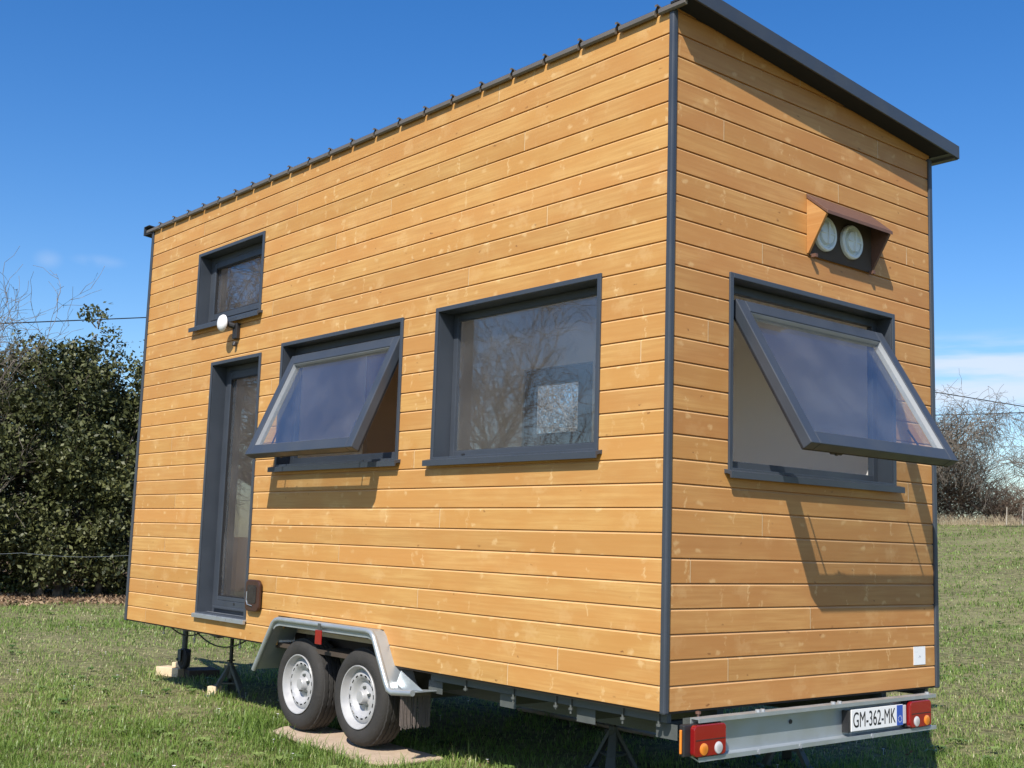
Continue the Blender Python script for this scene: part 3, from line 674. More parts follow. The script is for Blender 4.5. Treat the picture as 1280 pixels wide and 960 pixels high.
ii = np.arange(nx*ny).reshape(nx, ny); fc = np.stack([ii[:-1, :-1], ii[1:, :-1], ii[1:, 1:], ii[:-1, 1:]], -1).reshape(-1, 4)
def npmesh(name, v, fcs, mats, matidx=None, smoothf=False, attrs=None):
    me = bpy.data.meshes.new(name); v = np.asarray(v, np.float32); fcs = np.asarray(fcs, np.int32); k = fcs.shape[1]
    me.vertices.add(len(v)); me.vertices.foreach_set('co', v.ravel())
    me.loops.add(fcs.size); me.loops.foreach_set('vertex_index', fcs.ravel())
    me.polygons.add(len(fcs)); me.polygons.foreach_set('loop_start', np.arange(0, fcs.size, k, dtype=np.int32))
    for m in mats: me.materials.append(m)
    if matidx is not None: me.polygons.foreach_set('material_index', np.asarray(matidx, np.int32))
    if smoothf: me.polygons.foreach_set('use_smooth', np.ones(len(fcs), bool))
    for an, dom, data in (attrs or []):
        a = me.attributes.new(an, 'FLOAT', dom); a.data.foreach_set('value', np.asarray(data, np.float32))
    me.update(calc_edges=True); me.validate(); return me
LC = np.array([-19.6, 4.6]); AZ = RAD(160)      # middle of the hedge foot
def ground_mat():
    m, nt, bs = newmat('meadow_ground')
    tc = N(nt, 'ShaderNodeTexCoord'); P = tc.outputs['Object']
    n1 = N(nt, 'ShaderNodeTexNoise', Scale=.45, Detail=6., Roughness=.6); n2 = N(nt, 'ShaderNodeTexNoise', Scale=9., Detail=8., Roughness=.7); n3 = N(nt, 'ShaderNodeTexNoise', Scale=1.7, Detail=4.)
    for n in (n1, n2, n3): L(nt, P, n.inputs['Vector'])
    c = mixc(nt, smooth(nt, n2.outputs[0], .35, .65), (.085, .080, .040), (.25, .235, .115))
    c = mixc(nt, smooth(nt, n1.outputs[0], .45, .65, 0, .55), c, (.25, .235, .12))
    c = mixc(nt, smooth(nt, n3.outputs[0], .55, .75, 0, .5), c, (.14, .20, .055))
    # leaf litter strip in front of the hedge
    sp = N(nt, 'ShaderNodeSeparateXYZ'); L(nt, P, sp.inputs[0])
    d = math_(nt, 'ADD', math_(nt, 'MULTIPLY', math_(nt, 'SUBTRACT', sp.outputs[0], float(LC[0])), math.cos(AZ)), math_(nt, 'MULTIPLY', math_(nt, 'SUBTRACT', sp.outputs[1], float(LC[1])), math.sin(AZ)))
    d = math_(nt, 'ADD', d, math_(nt, 'MULTIPLY', n3.outputs[0], 1.6))
    far = math_(nt, 'MULTIPLY', smooth(nt, d, -1.3, -.3), smooth(nt, sp.outputs[1], 15., 17., 1, 0))
    c = mixc(nt, far, c, mixc(nt, n2.outputs[0], (.07, .045, .025), (.24, .165, .10)))
    L(nt, c, bs.inputs['Base Color']); bs.inputs['Roughness'].default_value = .95; bs.inputs['Specular IOR Level'].default_value = .1
    b = N(nt, 'ShaderNodeBump', Strength=.8, Distance=.05); L(nt, n2.outputs[0], b.inputs['Height']); L(nt, b.outputs[0], bs.inputs['Normal'])
    return m
g = link('ground', npmesh('ground', vs, fc, [ground_mat()], smoothf=True)); tag(g, kind='structure')

# ------------------------------------------------------------------ grass
def fbm(x, y, s, seed):
    out = np.zeros_like(x); r_ = np.random.default_rng(seed)
    for o_ in range(4):
        for _ in range(3):
            a = r_.random()*2*PI; k = s*(1.9**o_)*(.7+.6*r_.random()); out += np.sin((x*np.cos(a)+y*np.sin(a))*k+r_.random()*6.28)/(1.6**o_)
    return out/4.5
def grass_mat():
    m, nt, bs = newmat('grass_blades'); nt.nodes.remove(bs); out = [n for n in nt.nodes if n.type == 'OUTPUT_MATERIAL'][0]
    a = N(nt, 'ShaderNodeAttribute', attribute_name='tone')
    cr = N(nt, 'ShaderNodeValToRGB'); e = cr.color_ramp.elements; e[0].position = 0; e[0].color = (.145, .235, .045, 1); e[1].position = 1; e[1].color = (.66, .56, .36, 1)
    for p, c in ((.35, (.225, .335, .075, 1)), (.62, (.34, .41, .135, 1)), (.82, (.46, .42, .21, 1))): q = e.new(p); q.color = c
    L(nt, a.outputs['Fac'], cr.inputs[0])
    d = N(nt, 'ShaderNodeBsdfDiffuse'); t = N(nt, 'ShaderNodeBsdfTranslucent'); gl = N(nt, 'ShaderNodeBsdfGlossy'); gl.inputs['Roughness'].default_value = .35
    L(nt, cr.outputs[0], d.inputs[0]); L(nt, cr.outputs[0], t.inputs[0])
    m1 = N(nt, 'ShaderNodeMixShader'); m1.inputs[0].default_value = .45; L(nt, d.outputs[0], m1.inputs[1]); L(nt, t.outputs[0], m1.inputs[2])
    m2 = N(nt, 'ShaderNodeMixShader'); m2.inputs[0].default_value = .02; L(nt, m1.outputs[0], m2.inputs[1]); L(nt, gl.outputs[0], m2.inputs[2]); L(nt, m2.outputs[0], out.inputs[0]); return m
def in_footprint(x, y):
    a = (x > -3.80) & (x < -2.12) & (y > -.20) & (y < .32)
    b = (x > -7.36) & (x < -6.8) & (y > .60) & (y < 1.1)
    return a | b
def make_grass(n, azr, rr, seed, name, label):
    r_ = np.random.default_rng(seed)
    az = np.radians(r_.uniform(azr[0], azr[1], n)); q = r_.random(n); p_ = -.55; rad = (rr[0]**p_+(rr[1]**p_-rr[0]**p_)*q)**(1/p_)
    x = CP.x+rad*np.cos(az); y = CP.y+rad*np.sin(az)
    lush = fbm(x, y, .9, 5)+.5*fbm(x, y, 3.2, 6)
    d = (x-LC[0])*math.cos(AZ)+(y-LC[1])*math.sin(AZ)+.4*fbm(x, y, 2., 8)
    thick = r_.random(n) < np.clip(.78+.45*lush, .18, 1)
    keep = ~in_footprint(x, y) & thick & ~((d > -1.7+1.2*r_.random(n)) & (y < 15.5)) 
    under = (x > -6.4) & (x < -.2) & (y > .5) & (y < 2.2); keep &= ~(under & (r_.random(n) < .6))
    x, y, rad, lush = x[keep], y[keep], rad[keep], lush[keep]; n = len(x); z_ = hgt(x, y)
    cl = fbm(x, y, 7., 15)
    h = (.018+.028*r_.random(n)**1.5)*np.clip(1+.75*cl, .35, 2.2)*(1+.35*np.clip(lush, -1, 1.5))*(1+rad/60); wd = .0022*(rad/7)**.9*(.7+.6*r_.random(n))
    tuft = r_.random(n) < .03; h[tuft] *= 1.8
    nearp = np.hypot(np.maximum(np.abs(x+2.95)-.85, 0), np.maximum(np.abs(y-.05)-.27, 0)) < .22; h[nearp] *= 1+1.1*r_.random(nearp.sum())
    edge = (np.hypot(x+5.62, y-.56) < .35) | (np.hypot(x+7.1, y-.85) < .5); h[edge] *= 1.5
    a = r_.random(n)*2*PI; lean = .25+.9*r_.random(n); dx, dy = np.cos(a), np.sin(a); px, py = -dy, dx
    base = np.stack([x, y, z_-.005], -1); sd = np.stack([px, py, np.zeros(n)], -1)*wd[:, None]
    mid = base+np.stack([dx*lean*h*.35, dy*lean*h*.35, h*.62], -1); tip = base+np.stack([dx*lean*h, dy*lean*h, h*(1.05-.25*lean)], -1)
    v = np.stack([base-sd, base+sd, mid+sd*.8, mid-sd*.8, tip+sd*.08, tip-sd*.08], 1).reshape(-1, 3)
    b = np.arange(n)*6; F = np.concatenate([np.stack([b, b+1, b+2, b+3], -1), np.stack([b+3, b+2, b+4, b+5], -1)])
    tone = np.clip(.345-.20*lush-.16*cl-.24*fbm(x, y, .35, 4)+.17*r_.standard_normal(n)+(r_.random(n) < .09)*.40, 0, 1)
    o = link(name, npmesh(name, v, F, [M_grass], attrs=[('tone', 'FACE', np.tile(tone, 2))])); tag(o, label, 'grass', kind='stuff')
M_grass = grass_mat()
make_grass(520000, (105, 172), (5.5, 62), 11, 'grass', 'short meadow grass mixed with dry blades covering the field')

# broad-leaved weeds
r_ = np.random.default_rng(91); az = np.radians(r_.uniform(108, 170, 900)); rad = 7+24*r_.random(900)**1.4; x = CP.x+rad*np.cos(az); y = CP.y+rad*np.sin(az)
k = (~in_footprint(x, y)) & (fbm(x, y, 1.3, 33) > .05); x, y = x[k], y[k]; V = []; F = []; TN = []
for X_, Y_ in zip(x, y):
    m_ = int(r_.integers(5, 10)); z_ = hz(X_, Y_); tn = r_.random()
    for j in range(m_):
        a = 2*PI*j/m_+r_.random()*.5; l = .035+.05*r_.random(); w_ = l*.22; d = (math.cos(a), math.sin(a)); b = len(V)
        V += [(X_, Y_, z_+.015), (X_+d[0]*l*.55-d[1]*w_, Y_+d[1]*l*.55+d[0]*w_, z_+.045), (X_+d[0]*l, Y_+d[1]*l, z_+.030), (X_+d[0]*l*.55+d[1]*w_, Y_+d[1]*l*.55-d[0]*w_, z_+.045)]; F.append((b, b+1, b+2, b+3)); TN.append(tn)
M_weed = None
WEED = (V, F, TN)
# small ground details
def scatter(n, azr, rr, seed):
    r_ = np.random.default_rng(seed); az = np.radians(r_.uniform(azr[0], azr[1], n)); rad = rr[0]+(rr[1]-rr[0])*r_.random(n)**1.5
    x = CP.x+rad*np.cos(az); y = CP.y+rad*np.sin(az); k = ~in_footprint(x, y); return x[k], y[k], rad[k], r_
bm = bmesh.new(); x, y, rad, r_ = scatter(110, (110, 168), (7, 26), 3)
for X_, Y_ in list(zip(x, y))+[(1.9+.5*random.random(), 4.9+.8*random.random()) for _ in range(0)]+[(.25+.25*random.random()-.45*i*.1, 3.9+.5*random.random()+.1*i) for i in range(8)]:
    zz = hz(X_, Y_)+.04; rr_ = .008+.005*random.random(); c = Vector((X_, Y_, zz))
    a = [bm.verts.new(c+Vector((rr_*math.cos(t), rr_*math.sin(t), .004))) for t in [2*PI*i/8 for i in range(8)]]; m0 = bm.verts.new(c)
    for i in range(8): bm.faces.new((a[i], a[(i+1) % 8], m0))
    tube(bm, c-Vector((0, 0, .05)), c-Vector((0, 0, .001)), .0012, seg=3)
tag(mk('wildflowers', bm, M_white), 'tiny white daisies dotted through the short grass', 'flowers', kind='stuff')
def leaf_mat(name, c0, c1, rough=.42, gloss=.5):
    m, nt, bs = newmat(name); a = N(nt, 'ShaderNodeAttribute', attribute_name='tone'); L(nt, mixc(nt, a.outputs['Fac'], c0, c1), bs.inputs['Base Color'])
    bs.inputs['Roughness'].default_value = rough; bs.inputs['Specular IOR Level'].default_value = gloss*.7
    return m
tag(link('weeds', npmesh('weeds', WEED[0], WEED[1], [leaf_mat('weed_leaf', (.07, .13, .03), (.20, .27, .08), .55, .3)], attrs=[('tone', 'FACE', WEED[2])])), 'small broad-leaved weeds scattered in the short grass', 'weeds', kind='stuff')
M_litter = leaf_mat('dead_leaves', (.10, .055, .03), (.40, .29, .18), .8, .2)
def leaves(name, pts, size, mats, seed, parent=None, tone=None, aspect=.5, updir=0.):
    r_ = np.random.default_rng(seed); n = len(pts)
    d = r_.standard_normal((n, 3)); d /= np.linalg.norm(d, axis=1)[:, None]
    e = r_.standard_normal((n, 3)); e[:, 2] += updir; e -= d*(e*d).sum(1)[:, None]; e /= np.linalg.norm(e, axis=1)[:, None]
    nn = np.cross(d, e)
    s = size*(.5+1.*r_.random(n))[:, None]
    p = np.asarray(pts); v = np.stack([p-d*s*.5, p+nn*s*aspect*.5+e*s*.06, p+d*s*.5, p-nn*s*aspect*.5+e*s*.06], 1).reshape(-1, 3)
    b = np.arange(n)*4; F = np.stack([b, b+1, b+2, b+3], -1)
    return npmesh(name, v, F, mats, attrs=[('tone', 'FACE', r_.random(n) if tone is None else tone)])
n = 16000; r_ = np.random.default_rng(21); t = r_.uniform(-9, 14, n); dd = r_.uniform(-2.6, 1.6, n)+.35*np.sin(t*1.3)
ax = np.array([-math.sin(AZ), math.cos(AZ)]); X_ = LC[0]+ax[0]*t+math.cos(AZ)*dd; Y_ = LC[1]+ax[1]*t+math.sin(AZ)*dd
k = r_.random(n) < np.clip((dd+2.6)/1.8, .03, 1)
x, y, rad, r2_ = scatter(260, (112, 168), (7, 24), 9)
X_ = np.concatenate([X_[k], x]); Y_ = np.concatenate([Y_[k], y])
sz = np.concatenate([np.full(k.sum(), 1.), np.full(len(x), .32)])
lit = link('leaf_litter', leaves('leaf_litter', np.stack([X_, Y_, hgt(X_, Y_)+.03+.02*np.random.default_rng(1).random(len(X_))], -1), .085*sz[:, None], [M_litter], 5)); tag(lit, 'brown dead leaves strewn along the foot of the hedge', 'leaf litter', kind='stuff')

# ------------------------------------------------------------------ trees
class Tubes:
    def __init__(s): s.v = []; s.f = []
    def add(s, pts, rad, k):
        b = len(s.v); m = len(pts)
        for i in range(m):
            d = (pts[min(i+1, m-1)]-pts[max(i-1, 0)]).normalized(); a = d.orthogonal().normalized(); c = d.cross(a)
            for j in range(k):
                t = 2*PI*j/k; q = pts[i]+(a*math.cos(t)+c*math.sin(t))*rad[i]; s.v.append((q.x, q.y, q.z))
        for i in range(m-1):
            for j in range(k): s.f.append((b+i*k+j, b+i*k+(j+1) % k, b+(i+1)*k+(j+1) % k, b+(i+1)*k+j))
    def mesh(s, name, mat): return npmesh(name, s.v, s.f, [mat], smoothf=True)
def bark(name, c0, c1):
    m, nt, bs = newmat(name); tc = N(nt, 'ShaderNodeTexCoord'); n = N(nt, 'ShaderNodeTexNoise', Scale=7., Detail=6.); L(nt, tc.outputs['Object'], n.inputs['Vector'])
    L(nt, mixc(nt, smooth(nt, n.outputs[0], .35, .65), c0, c1), bs.inputs['Base Color']); bs.inputs['Roughness'].default_value = .9; return m
M_bark = bark('grey_bark', (.11, .092, .072), (.25, .215, .175)); M_barkd = bark('brown_bark', (.075, .06, .048), (.19, .16, .125))
def grow(rs, T, T0, p, d, ln, rad, lv, maxlv, kinds, droop=0., tips=None, wander=.22, spread=.75, minr=.004):
    nseg = 5 if lv < 2 else (4 if lv < maxlv else 3); pts = [p.copy()]; rr = [rad]; dd = d.copy()
    for i in range(nseg):
        dd = (dd+Vector((rs.gauss(0, 1), rs.gauss(0, 1), rs.gauss(0, 1)))*wander*(.6+.25*lv)+Vector((0, 0, (.10 if lv < 3 else -droop)))).normalized()
        pts.append(pts[-1]+dd*ln/nseg); rr.append(max(minr*.6, rad*(1-.55*(i+1)/nseg) if lv < maxlv else rad*(1-.8*(i+1)/nseg)))
    (T0 if lv == 0 else T).add(pts, rr, 7 if lv == 0 else (5 if lv == 1 else (4 if lv == 2 else 3)))
    if tips is not None and lv >= maxlv-1: tips.append(pts[-1])
    if lv >= maxlv: return
    nb = kinds[lv]
    for j in range(nb):
        t = (j+.6+rs.random()*.6)/nb*(.75 if lv == 0 else .95)+(.28 if lv == 0 else .08); t = min(t, 1.)
        x_ = t*nseg; i0 = min(int(x_), nseg-1); q = pts[i0].lerp(pts[i0+1], x_-i0); base = (pts[i0+1]-pts[i0]).normalized()
        side = base.orthogonal().normalized(); side.rotate(Matrix.Rotation(rs.random()*2*PI, 3, base))
        nd = (base*(1-.45*spread)+side*spread*(.7+.5*rs.random())).normalized()
        r0 = rr[i0]+(rr[i0+1]-rr[i0])*(x_-i0)
        grow(rs, T, T0, q, nd, ln*(.52+.22*rs.random())*(1.05 if lv == 0 else 1), max(minr, r0*(.55+.15*rs.random())), lv+1, maxlv, kinds, droop, tips, wander, spread, minr)
def bare_tree(name, loc, h, seed, label, kinds=(7, 6, 6, 5), rad=.13, mat=None, droop=.06, lean=(0, 0, 1), spread=.8, wander=.22, minr=.006, cat='tree', lm=.42):
    rs = random.Random(seed); T = Tubes(); T0 = Tubes(); t = thing(name, (loc[0], loc[1], hz(loc[0], loc[1])), label, cat)
    grow(rs, T, T0, Vector((0, 0, -.1)), Vector(lean).normalized(), h*lm, rad, 0, len(kinds), kinds, droop, None, wander, spread, minr)
    mat = mat or M_bark
    link('trunk', T0.mesh('trunk', mat), t); link('crown', T.mesh('crown', mat), t); return t
M_leaf = leaf_mat('evergreen_leaf', (.020, .028, .009), (.125, .132, .046), .52, .5)
M_leaf2 = leaf_mat('light_green_leaf', (.05, .075, .018), (.16, .18, .06), .42, .5)
def evergreen(loc, lobes, seed, label, nclump=270, per=112):
    rs = random.Random(seed); r_ = np.random.default_rng(seed); t = thing('evergreen_tree', (loc[0], loc[1], hz(loc[0], loc[1])), label, 'evergreen tree', 'evergreen trees of the left hedge')
    T0 = Tubes(); T = Tubes()
    for k in range(4):
        a = rs.random()*6.28; b0 = Vector((.25*math.cos(a), .25*math.sin(a), -.1)); lb = lobes[k % len(lobes)]; e = Vector(lb[0])*.85
        pts = [b0.lerp(e, s)+Vector((rs.gauss(0, .1), rs.gauss(0, .1), 0))*(1 if 0 < s < 1 else 0) for s in (0, .2, .4, .6, .8, 1)]; T0.add(pts, [.09, .08, .07, .055, .04, .02], 7)
    P = []
    tot = sum(l[1][0]*l[1][1]*l[1][2] for l in lobes)
    for c, rd in lobes:
        nc = max(6, int(nclump*rd[0]*rd[1]*rd[2]/tot))
        for _ in range(nc):
            d = r_.standard_normal(3); d /= np.linalg.norm(d); q = (.45+.62*r_.random()**.6); cc = np.array(c)+d*np.array(rd)*q
            if cc[2] < .15: cc[2] = .15+.2*r_.random()
            a = Vector(c).lerp(Vector(cc), .2); T.add([a, a.lerp(Vector(cc), .55)+Vector((rs.gauss(0, .06), rs.gauss(0, .06), .04)), Vector(cc)], [.018, .011, .004], 3)
            sg = .11+.10*r_.random(); m_ = int(per*(.5+r_.random())*(sg/.16)**1.5)
            P.append(cc+np.clip(r_.standard_normal((m_, 3)), -1.7, 1.7)*sg*np.array([1, 1, .85]))
    P = np.concatenate(P); P = P[P[:, 2] > .05]
    tone = np.clip(r_.random(len(P))*.8+.25*fbm(P[:, 0]*1., P[:, 2]*1., 2.2, seed)+.1, 0, 1)
    link('trunk', T0.mesh('trunk', M_barkd), t); link('twigs', T.mesh('twigs', M_barkd), t)
    link('crown', leaves('crown', P, .097, [M_leaf], seed, tone=tone, aspect=.52, updir=.5), t); return t
def polar(az, d): return (CP.x+d*math.cos(RAD(az)), CP.y+d*math.sin(RAD(az)))
# five evergreens side by side: coordinates relative to the foot, each lobe = centre, radii
evergreen(polar(163.0, 27), [((0, 0, 2.2), (1.5, 1.3, 2.1)), ((.2, .3, 4.0), (1.1, 1.1, 1.2)), ((0, -.9, 3.9), (.9, .8, 1.2)), ((-.8, .6, 1.3), (1.2, 1, 1.3)), ((.5, -.9, 1.6), (1.2, 1., 1.5))], 31, 'dark evergreen tree at the left picture edge, below the bare grey branches')
evergreen(polar(160.6, 26.5), [((0, 0, 2.2), (1.5, 1.4, 2.2)), ((.05, .1, 4.3), (.55, .55, 1.2)), ((.25, .45, 5.55), (.38, .5, .62)), ((.1, -.6, 4.2), (.8, .7, .9)), ((-.2, .8, 4.0), (.9, .8, 1.1))], 32, 'dark evergreen tree whose loose topmost sprig is the highest in the hedge', 340)
evergreen(polar(158.2, 26.5), [((0, 0, 2.1), (1.4, 1.4, 2.1)), ((.1, -.35, 4.2), (.5, .5, 1.1)), ((0, .45, 4.3), (.7, .7, 1.2)), ((0, -.9, 4.1), (.7, .6, 1.1)), ((-.3, 1., 3.0), (.9, .8, 1.2))], 33, 'dark evergreen tree right beside the left corner of the tiny house')
evergreen(polar(155.0, 27.5), [((0, 0, 2.1), (1.6, 1.6, 2.1)), ((0, 0, 3.9), (1., 1., 1.1))], 34, 'dark evergreen tree half hidden behind the tiny house', 180, 90)
# light undergrowth along the foot
r_ = np.random.default_rng(50); P = []
for i in range(120):
    t = r_.uniform(-3.2, 4.5); c = np.array([LC[0]+ax[0]*t+math.cos(AZ)*(1.2+r_.random()*.9), LC[1]+ax[1]*t+math.sin(AZ)*(1.2+r_.random()*.9), 0]); c[2] = hz(c[0], c[1])+.05+.55*r_.random()**2*(1+.7*math.sin(t*2.1))
    P.append(c+r_.standard_normal((70, 3))*[.17, .17, .13])
P = np.concatenate(P); P = P[P[:, 2] > .02]
tag(link('undergrowth', leaves('undergrowth', P, .075, [M_leaf2], 51)), 'low light-green ivy and brambles at the foot of the hedge', 'undergrowth', kind='stuff')
# bare trees
bare_tree('bare_tree', polar(164.3, 25.6), 6.6, 61, 'bare grey tree with pale forked limbs at the left picture edge', (5, 5, 5, 4), .075, droop=-.06, spread=.62, lm=.50)
bare_tree('bare_tree', polar(120.6, 52), 7.7, 62, 'twiggy bare tree with drooping shoots beside the far corner of the tiny house', (12, 8, 7, 6), .16, droop=.22, spread=.95, minr=.010, lm=.42)
bare_tree('bare_tree', polar(115.0, 47), 6.3, 63, 'bare tree reaching in from the right picture edge', (8, 7, 6, 5), .15, droop=.05, spread=.95, minr=.009, lm=.45)
bare_tree('bare_tree', (-17.1, -13.9), 8.6, 64, 'bare tree mirrored in the large fixed window', (9, 7, 6, 5), .15, droop=-.06, spread=.55, minr=.008, mat=M_bark)
bare_tree('bare_tree', (-21.5, -9.6), 10.0, 65, 'tall bare tree mirrored in the door glass', (9, 7, 6, 5), .2, droop=-.04, spread=.62, minr=.010, mat=M_bark)
bare_tree('bare_tree', (-21, -6.6), 11.5, 66, 'tall bare tree mirrored in the small high window', (10, 7, 6, 5), .2, droop=-.04, spread=.62, minr=.011, mat=M_bark)
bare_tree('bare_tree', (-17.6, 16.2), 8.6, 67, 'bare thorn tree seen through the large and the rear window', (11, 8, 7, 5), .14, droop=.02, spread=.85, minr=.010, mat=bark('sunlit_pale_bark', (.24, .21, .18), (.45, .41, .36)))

# bramble thicket on the ridge
rs = random.Random(77); T = Tubes(); r_ = np.random.default_rng(78)
for i in range(5200):
    az = rs.uniform(116.4, 128); D = 52.5+rs.random()*3.5; c = polar(az, D); hh = (1.5+1.9*rs.random())*(1.15 if az > 118.2 else .62); p = Vector((c[0], c[1], hz(*c)-.05))
    q = p.copy(); q.z += hh*rs.random()*.75; d = Vector((rs.gauss(0, .7), rs.gauss(0, .7), .5+.6*rs.random())).normalized(); pts = [q.copy()]
    for _ in range(5): d = (d+Vector((rs.gauss(0, .35), rs.gauss(0, .35), -.06))).normalized(); q = q+d*hh*.17; pts.append(q.copy())
    T.add(pts, [.010, .010, .008, .007, .005, .003], 3)
tag(link('thicket', T.mesh('thicket', bark('bramble_stems', (.10, .070, .050), (.26, .19, .14)))), 'brown leafless bramble thicket along the field edge', 'thicket', kind='stuff')
T = Tubes()
for i in range(2600):
    az = rs.uniform(114, 128); D = 51.0+rs.random()*1.6; c = polar(az, D); hh = .15+.40*rs.random(); p = Vector((c[0], c[1], hz(*c)-.05)); a = rs.random()*6.28
    T.add([p, p+Vector((math.cos(a)*.06, math.sin(a)*.06, hh*.6)), p+Vector((math.cos(a)*.2, math.sin(a)*.2, hh))], [.008, .007, .003], 3)
tag(link('dry_grass', T.mesh('dry_grass', simple('dry_grass', (.52, .43, .29), .9))), 'pale dry tall grass in front of the bramble thicket', 'dry grass', kind='stuff')
# fence posts at the far edge
for i, (az, D) in enumerate(((117.4, 50.6), (116.75, 50.6))):
    c = polar(az, D); bm = bmesh.new(); tube(bm, (0, 0, -.2), (.05, 0, .75), .024, .020, 8); o = mk('fence_post', bm, simple('grey_post', (.40, .36, .30), .9)); o.location = (c[0], c[1], hz(*c))
    tag(o, ('pale wooden post in the dry grass nearer the tiny house', 'pale wooden post in the dry grass nearer the right picture edge')[i], 'fence post', 'posts on the field edge')
# wire in front of the hedge with thin posts
t = thing('wire_fence', (float(LC[0]), float(LC[1]), 0), 'single thin wire on slim posts in front of the dark hedge', 'fence')
pA, pB = polar(166.5, 23.6), polar(153, 24.0); bm = bmesh.new(); pts = [Vector((pA[0]+(pB[0]-pA[0])*s, pA[1]+(pB[1]-pA[1])*s, .93-.05*math.sin(PI*((s*3) % 1)))) for s in [i/24 for i in range(25)]]; polytube(bm, pts, .0026, 5); mk('wire', bm, M_galv, t)
for s in (0, 1.):
    x_, y_ = pA[0]+(pB[0]-pA[0])*s, pA[1]+(pB[1]-pA[1])*s; bm = bmesh.new(); box(bm, (x_-.015, y_-.015, -.2), (x_+.015, y_+.015, .97)); mk('post', bm, M_barkd, t)
EL_A, EL_B, EL_C, EL_D = 8.70, 9.68, 6.72, 6.50
# overhead lines between two poles outside the picture
def P3(az, D, e): q = polar(az, D); return Vector((q[0], q[1], CP.z+D*math.tan(RAD(e))))
def line(pa, pb, sag, r_, label):
    pts = [pa.lerp(pb, s)-Vector((0, 0, sag*4*s*(1-s))) for s in [i/40 for i in range(41)]]; bm = bmesh.new(); polytube(bm, pts, r_, 5); o = mk('overhead_line', bm, M_black); tag(o, label, 'cable')
def mast(pt, label):
    t = thing('utility_pole', (pt.x, pt.y, hz(pt.x, pt.y)), label, 'utility pole'); h = pt.z-hz(pt.x, pt.y)+.1
    bm = bmesh.new(); tube(bm, (0, 0, -.3), (0, 0, h), .12, .08, 12); mk('pole', bm, M_barkd, t, world=False)
    bm = bmesh.new(); box(bm, (-.5, -.05, h-.15), (.5, .05, h-.05)); mk('crossarm', bm, M_barkd, t, world=False)
A_, B_ = P3(164.9, 34, EL_A), P3(157.9, 36, EL_B); p0 = A_+(A_-B_)*1.6; p1 = A_+(B_-A_)*3.2
C_, D_ = P3(120.4, 56, EL_C), P3(116.6, 58, EL_D); p2 = C_+(D_-C_)*1.35
mast(p0, 'wooden pole left of the picture that carries the overhead line'); mast(p1, 'wooden pole hidden behind the tiny house'); mast(p2, 'wooden pole right of the picture that carries the overhead line')
line(p0, p1, .0, .017, 'dark cable in the sky left of the tiny house')
line(p1, p2, .0, .022, 'upper dark cable in the sky right of the tiny house')
q = P3(126, 80, 6.3); line(p2, q, .1, .026, 'lower dark cable running off behind the twiggy right-hand tree')
# far farmhouse with a red roof and distant poles
c = polar(115.9, 190); fz = hz(*c); t = thing('farmhouse', (c[0], c[1], fz), 'distant pale house with a reddish tiled roof beyond the thicket', 'house')
M_tile = simple('clay_roof_tiles', (.24, .13, .09), .85, 0, .25, 3); M_rend = simple('pale_render', (.55, .48, .40), .9, 0, .08, 2)
bm = bmesh.new(); box(bm, (-7, -4, 0), (7, 4, 3.0)); mk('wall', bm, M_rend, t, world=False)
bm = bmesh.new(); prism(bm, [(-7.4, -4.5, 2.9), (-7.4, 0, 5.0), (-7.4, 4.5, 2.9)], (14.8, 0, 0)); rf = mk('roof', bm, M_tile, t, world=False)
bm = bmesh.new(); box(bm, (3, -.4, 4.2), (3.8, .4, 5.9)); mk('chimney', bm, M_rend, rf, world=False)
for xx in (-4, 0, 4): bm = bmesh.new(); box(bm, (xx-.5, -4.03, 1), (xx+.5, -3.99, 2.2)); mk('window', bm, M_black, t, world=False)

# ------------------------------------------------------------------ light
sd = Vector((.63, -1.0, 1.22)).normalized()
el = math.asin(sd.z); azs = math.atan2(sd.y, sd.x)
sun_d = bpy.data.lights.new('sun', 'SUN'); sun = bpy.data.objects.new('sun', sun_d); COL.objects.link(sun); sun_d.energy = 5.0; sun_d.angle = RAD(.53); sun_d.color = (1, .94, .85)
sun.rotation_euler = (-sd).to_track_quat('-Z', 'Y').to_euler()
wd = bpy.data.worlds.new('World'); S.world = wd; wd.use_nodes = True; nt = wd.node_tree; bg = nt.nodes['Background']
sky = N(nt, 'ShaderNodeTexSky'); sky.sky_type = 'NISHITA'; sky.sun_disc = False; sky.sun_elevation = el; sky.sun_rotation = PI/2-azs; sky.air_density = 1.0; sky.dust_density = .6; sky.ozone_density = 2.4; sky.altitude = 50
tc = N(nt, 'ShaderNodeTexCoord'); sp = N(nt, 'ShaderNodeSeparateXYZ'); L(nt, tc.outputs['Generated'], sp.inputs[0])
hs = N(nt, 'ShaderNodeHueSaturation'); hs.inputs['Saturation'].default_value = 1.38; hs.inputs['Hue'].default_value = .509; hs.inputs['Value'].default_value = 1.34; L(nt, sky.outputs[0], hs.inputs['Color'])
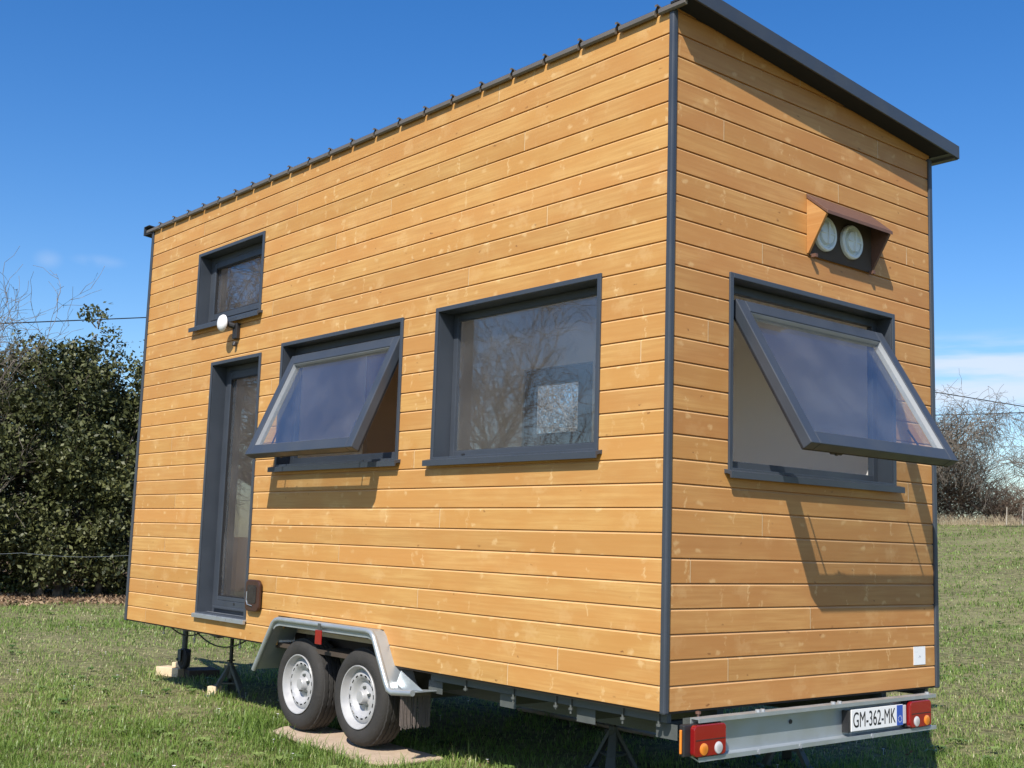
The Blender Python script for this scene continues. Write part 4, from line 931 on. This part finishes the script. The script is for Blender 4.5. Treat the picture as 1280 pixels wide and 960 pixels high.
# thin streaky cloud low over the horizon, wisps higher up
mp = N(nt, 'ShaderNodeMapping'); mp.inputs['Scale'].default_value = (3.2, 3.2, 26.); L(nt, tc.outputs['Generated'], mp.inputs[0])
n1 = N(nt, 'ShaderNodeTexNoise', Scale=1.6, Detail=5., Roughness=.55); L(nt, mp.outputs[0], n1.inputs['Vector'])
band = math_(nt, 'MULTIPLY', smooth(nt, sp.outputs[2], .105, .125), smooth(nt, sp.outputs[2], .155, .180, 1, 0))
right = smooth(nt, sp.outputs[1], .80, .86)
c1 = math_(nt, 'MULTIPLY', math_(nt, 'MULTIPLY', band, right), smooth(nt, n1.outputs[0], .38, .62))
def blob(az, elv, sa, se):
    d0 = Vector((math.cos(RAD(az))*math.cos(RAD(elv)), math.sin(RAD(az))*math.cos(RAD(elv)), math.sin(RAD(elv))))
    v = N(nt, 'ShaderNodeVectorMath', operation='SUBTRACT'); L(nt, tc.outputs['Generated'], v.inputs[0]); v.inputs[1].default_value = d0
    s_ = N(nt, 'ShaderNodeVectorMath', operation='MULTIPLY'); L(nt, v.outputs[0], s_.inputs[0]); s_.inputs[1].default_value = (1/sa, 1/sa, 1/se)
    l = N(nt, 'ShaderNodeVectorMath', operation='LENGTH'); L(nt, s_.outputs[0], l.inputs[0]); return smooth(nt, l.outputs['Value'], 0., 1., 1, 0)
n2 = N(nt, 'ShaderNodeTexNoise', Scale=22., Detail=4.); L(nt, tc.outputs['Generated'], n2.inputs['Vector'])
c2 = math_(nt, 'MULTIPLY', math_(nt, 'ADD', blob(161.9, 11.95, .014, .010), blob(159.7, 12.1, .026, .007)), smooth(nt, n2.outputs[0], .35, .6))
cl = math_(nt, 'ADD', math_(nt, 'MULTIPLY', c1, .78), math_(nt, 'MULTIPLY', c2, .17), clamp=True)
cc = mixc(nt, cl, hs.outputs[0], (6.6, 7.2, 8.2))
L(nt, cc, bg.inputs[0]); bg.inputs[1].default_value = .095

S.render.engine = 'CYCLES'; S.cycles.max_bounces = 10; S.cycles.transparent_max_bounces = 12; S.cycles.diffuse_bounces = 7; S.cycles.glossy_bounces = 5
S.view_settings.view_transform = 'Standard'; S.view_settings.look = 'None'; S.view_settings.exposure = 0.34; S.view_settings.gamma = 1
S.render.resolution_x = 1024; S.render.resolution_y = 768
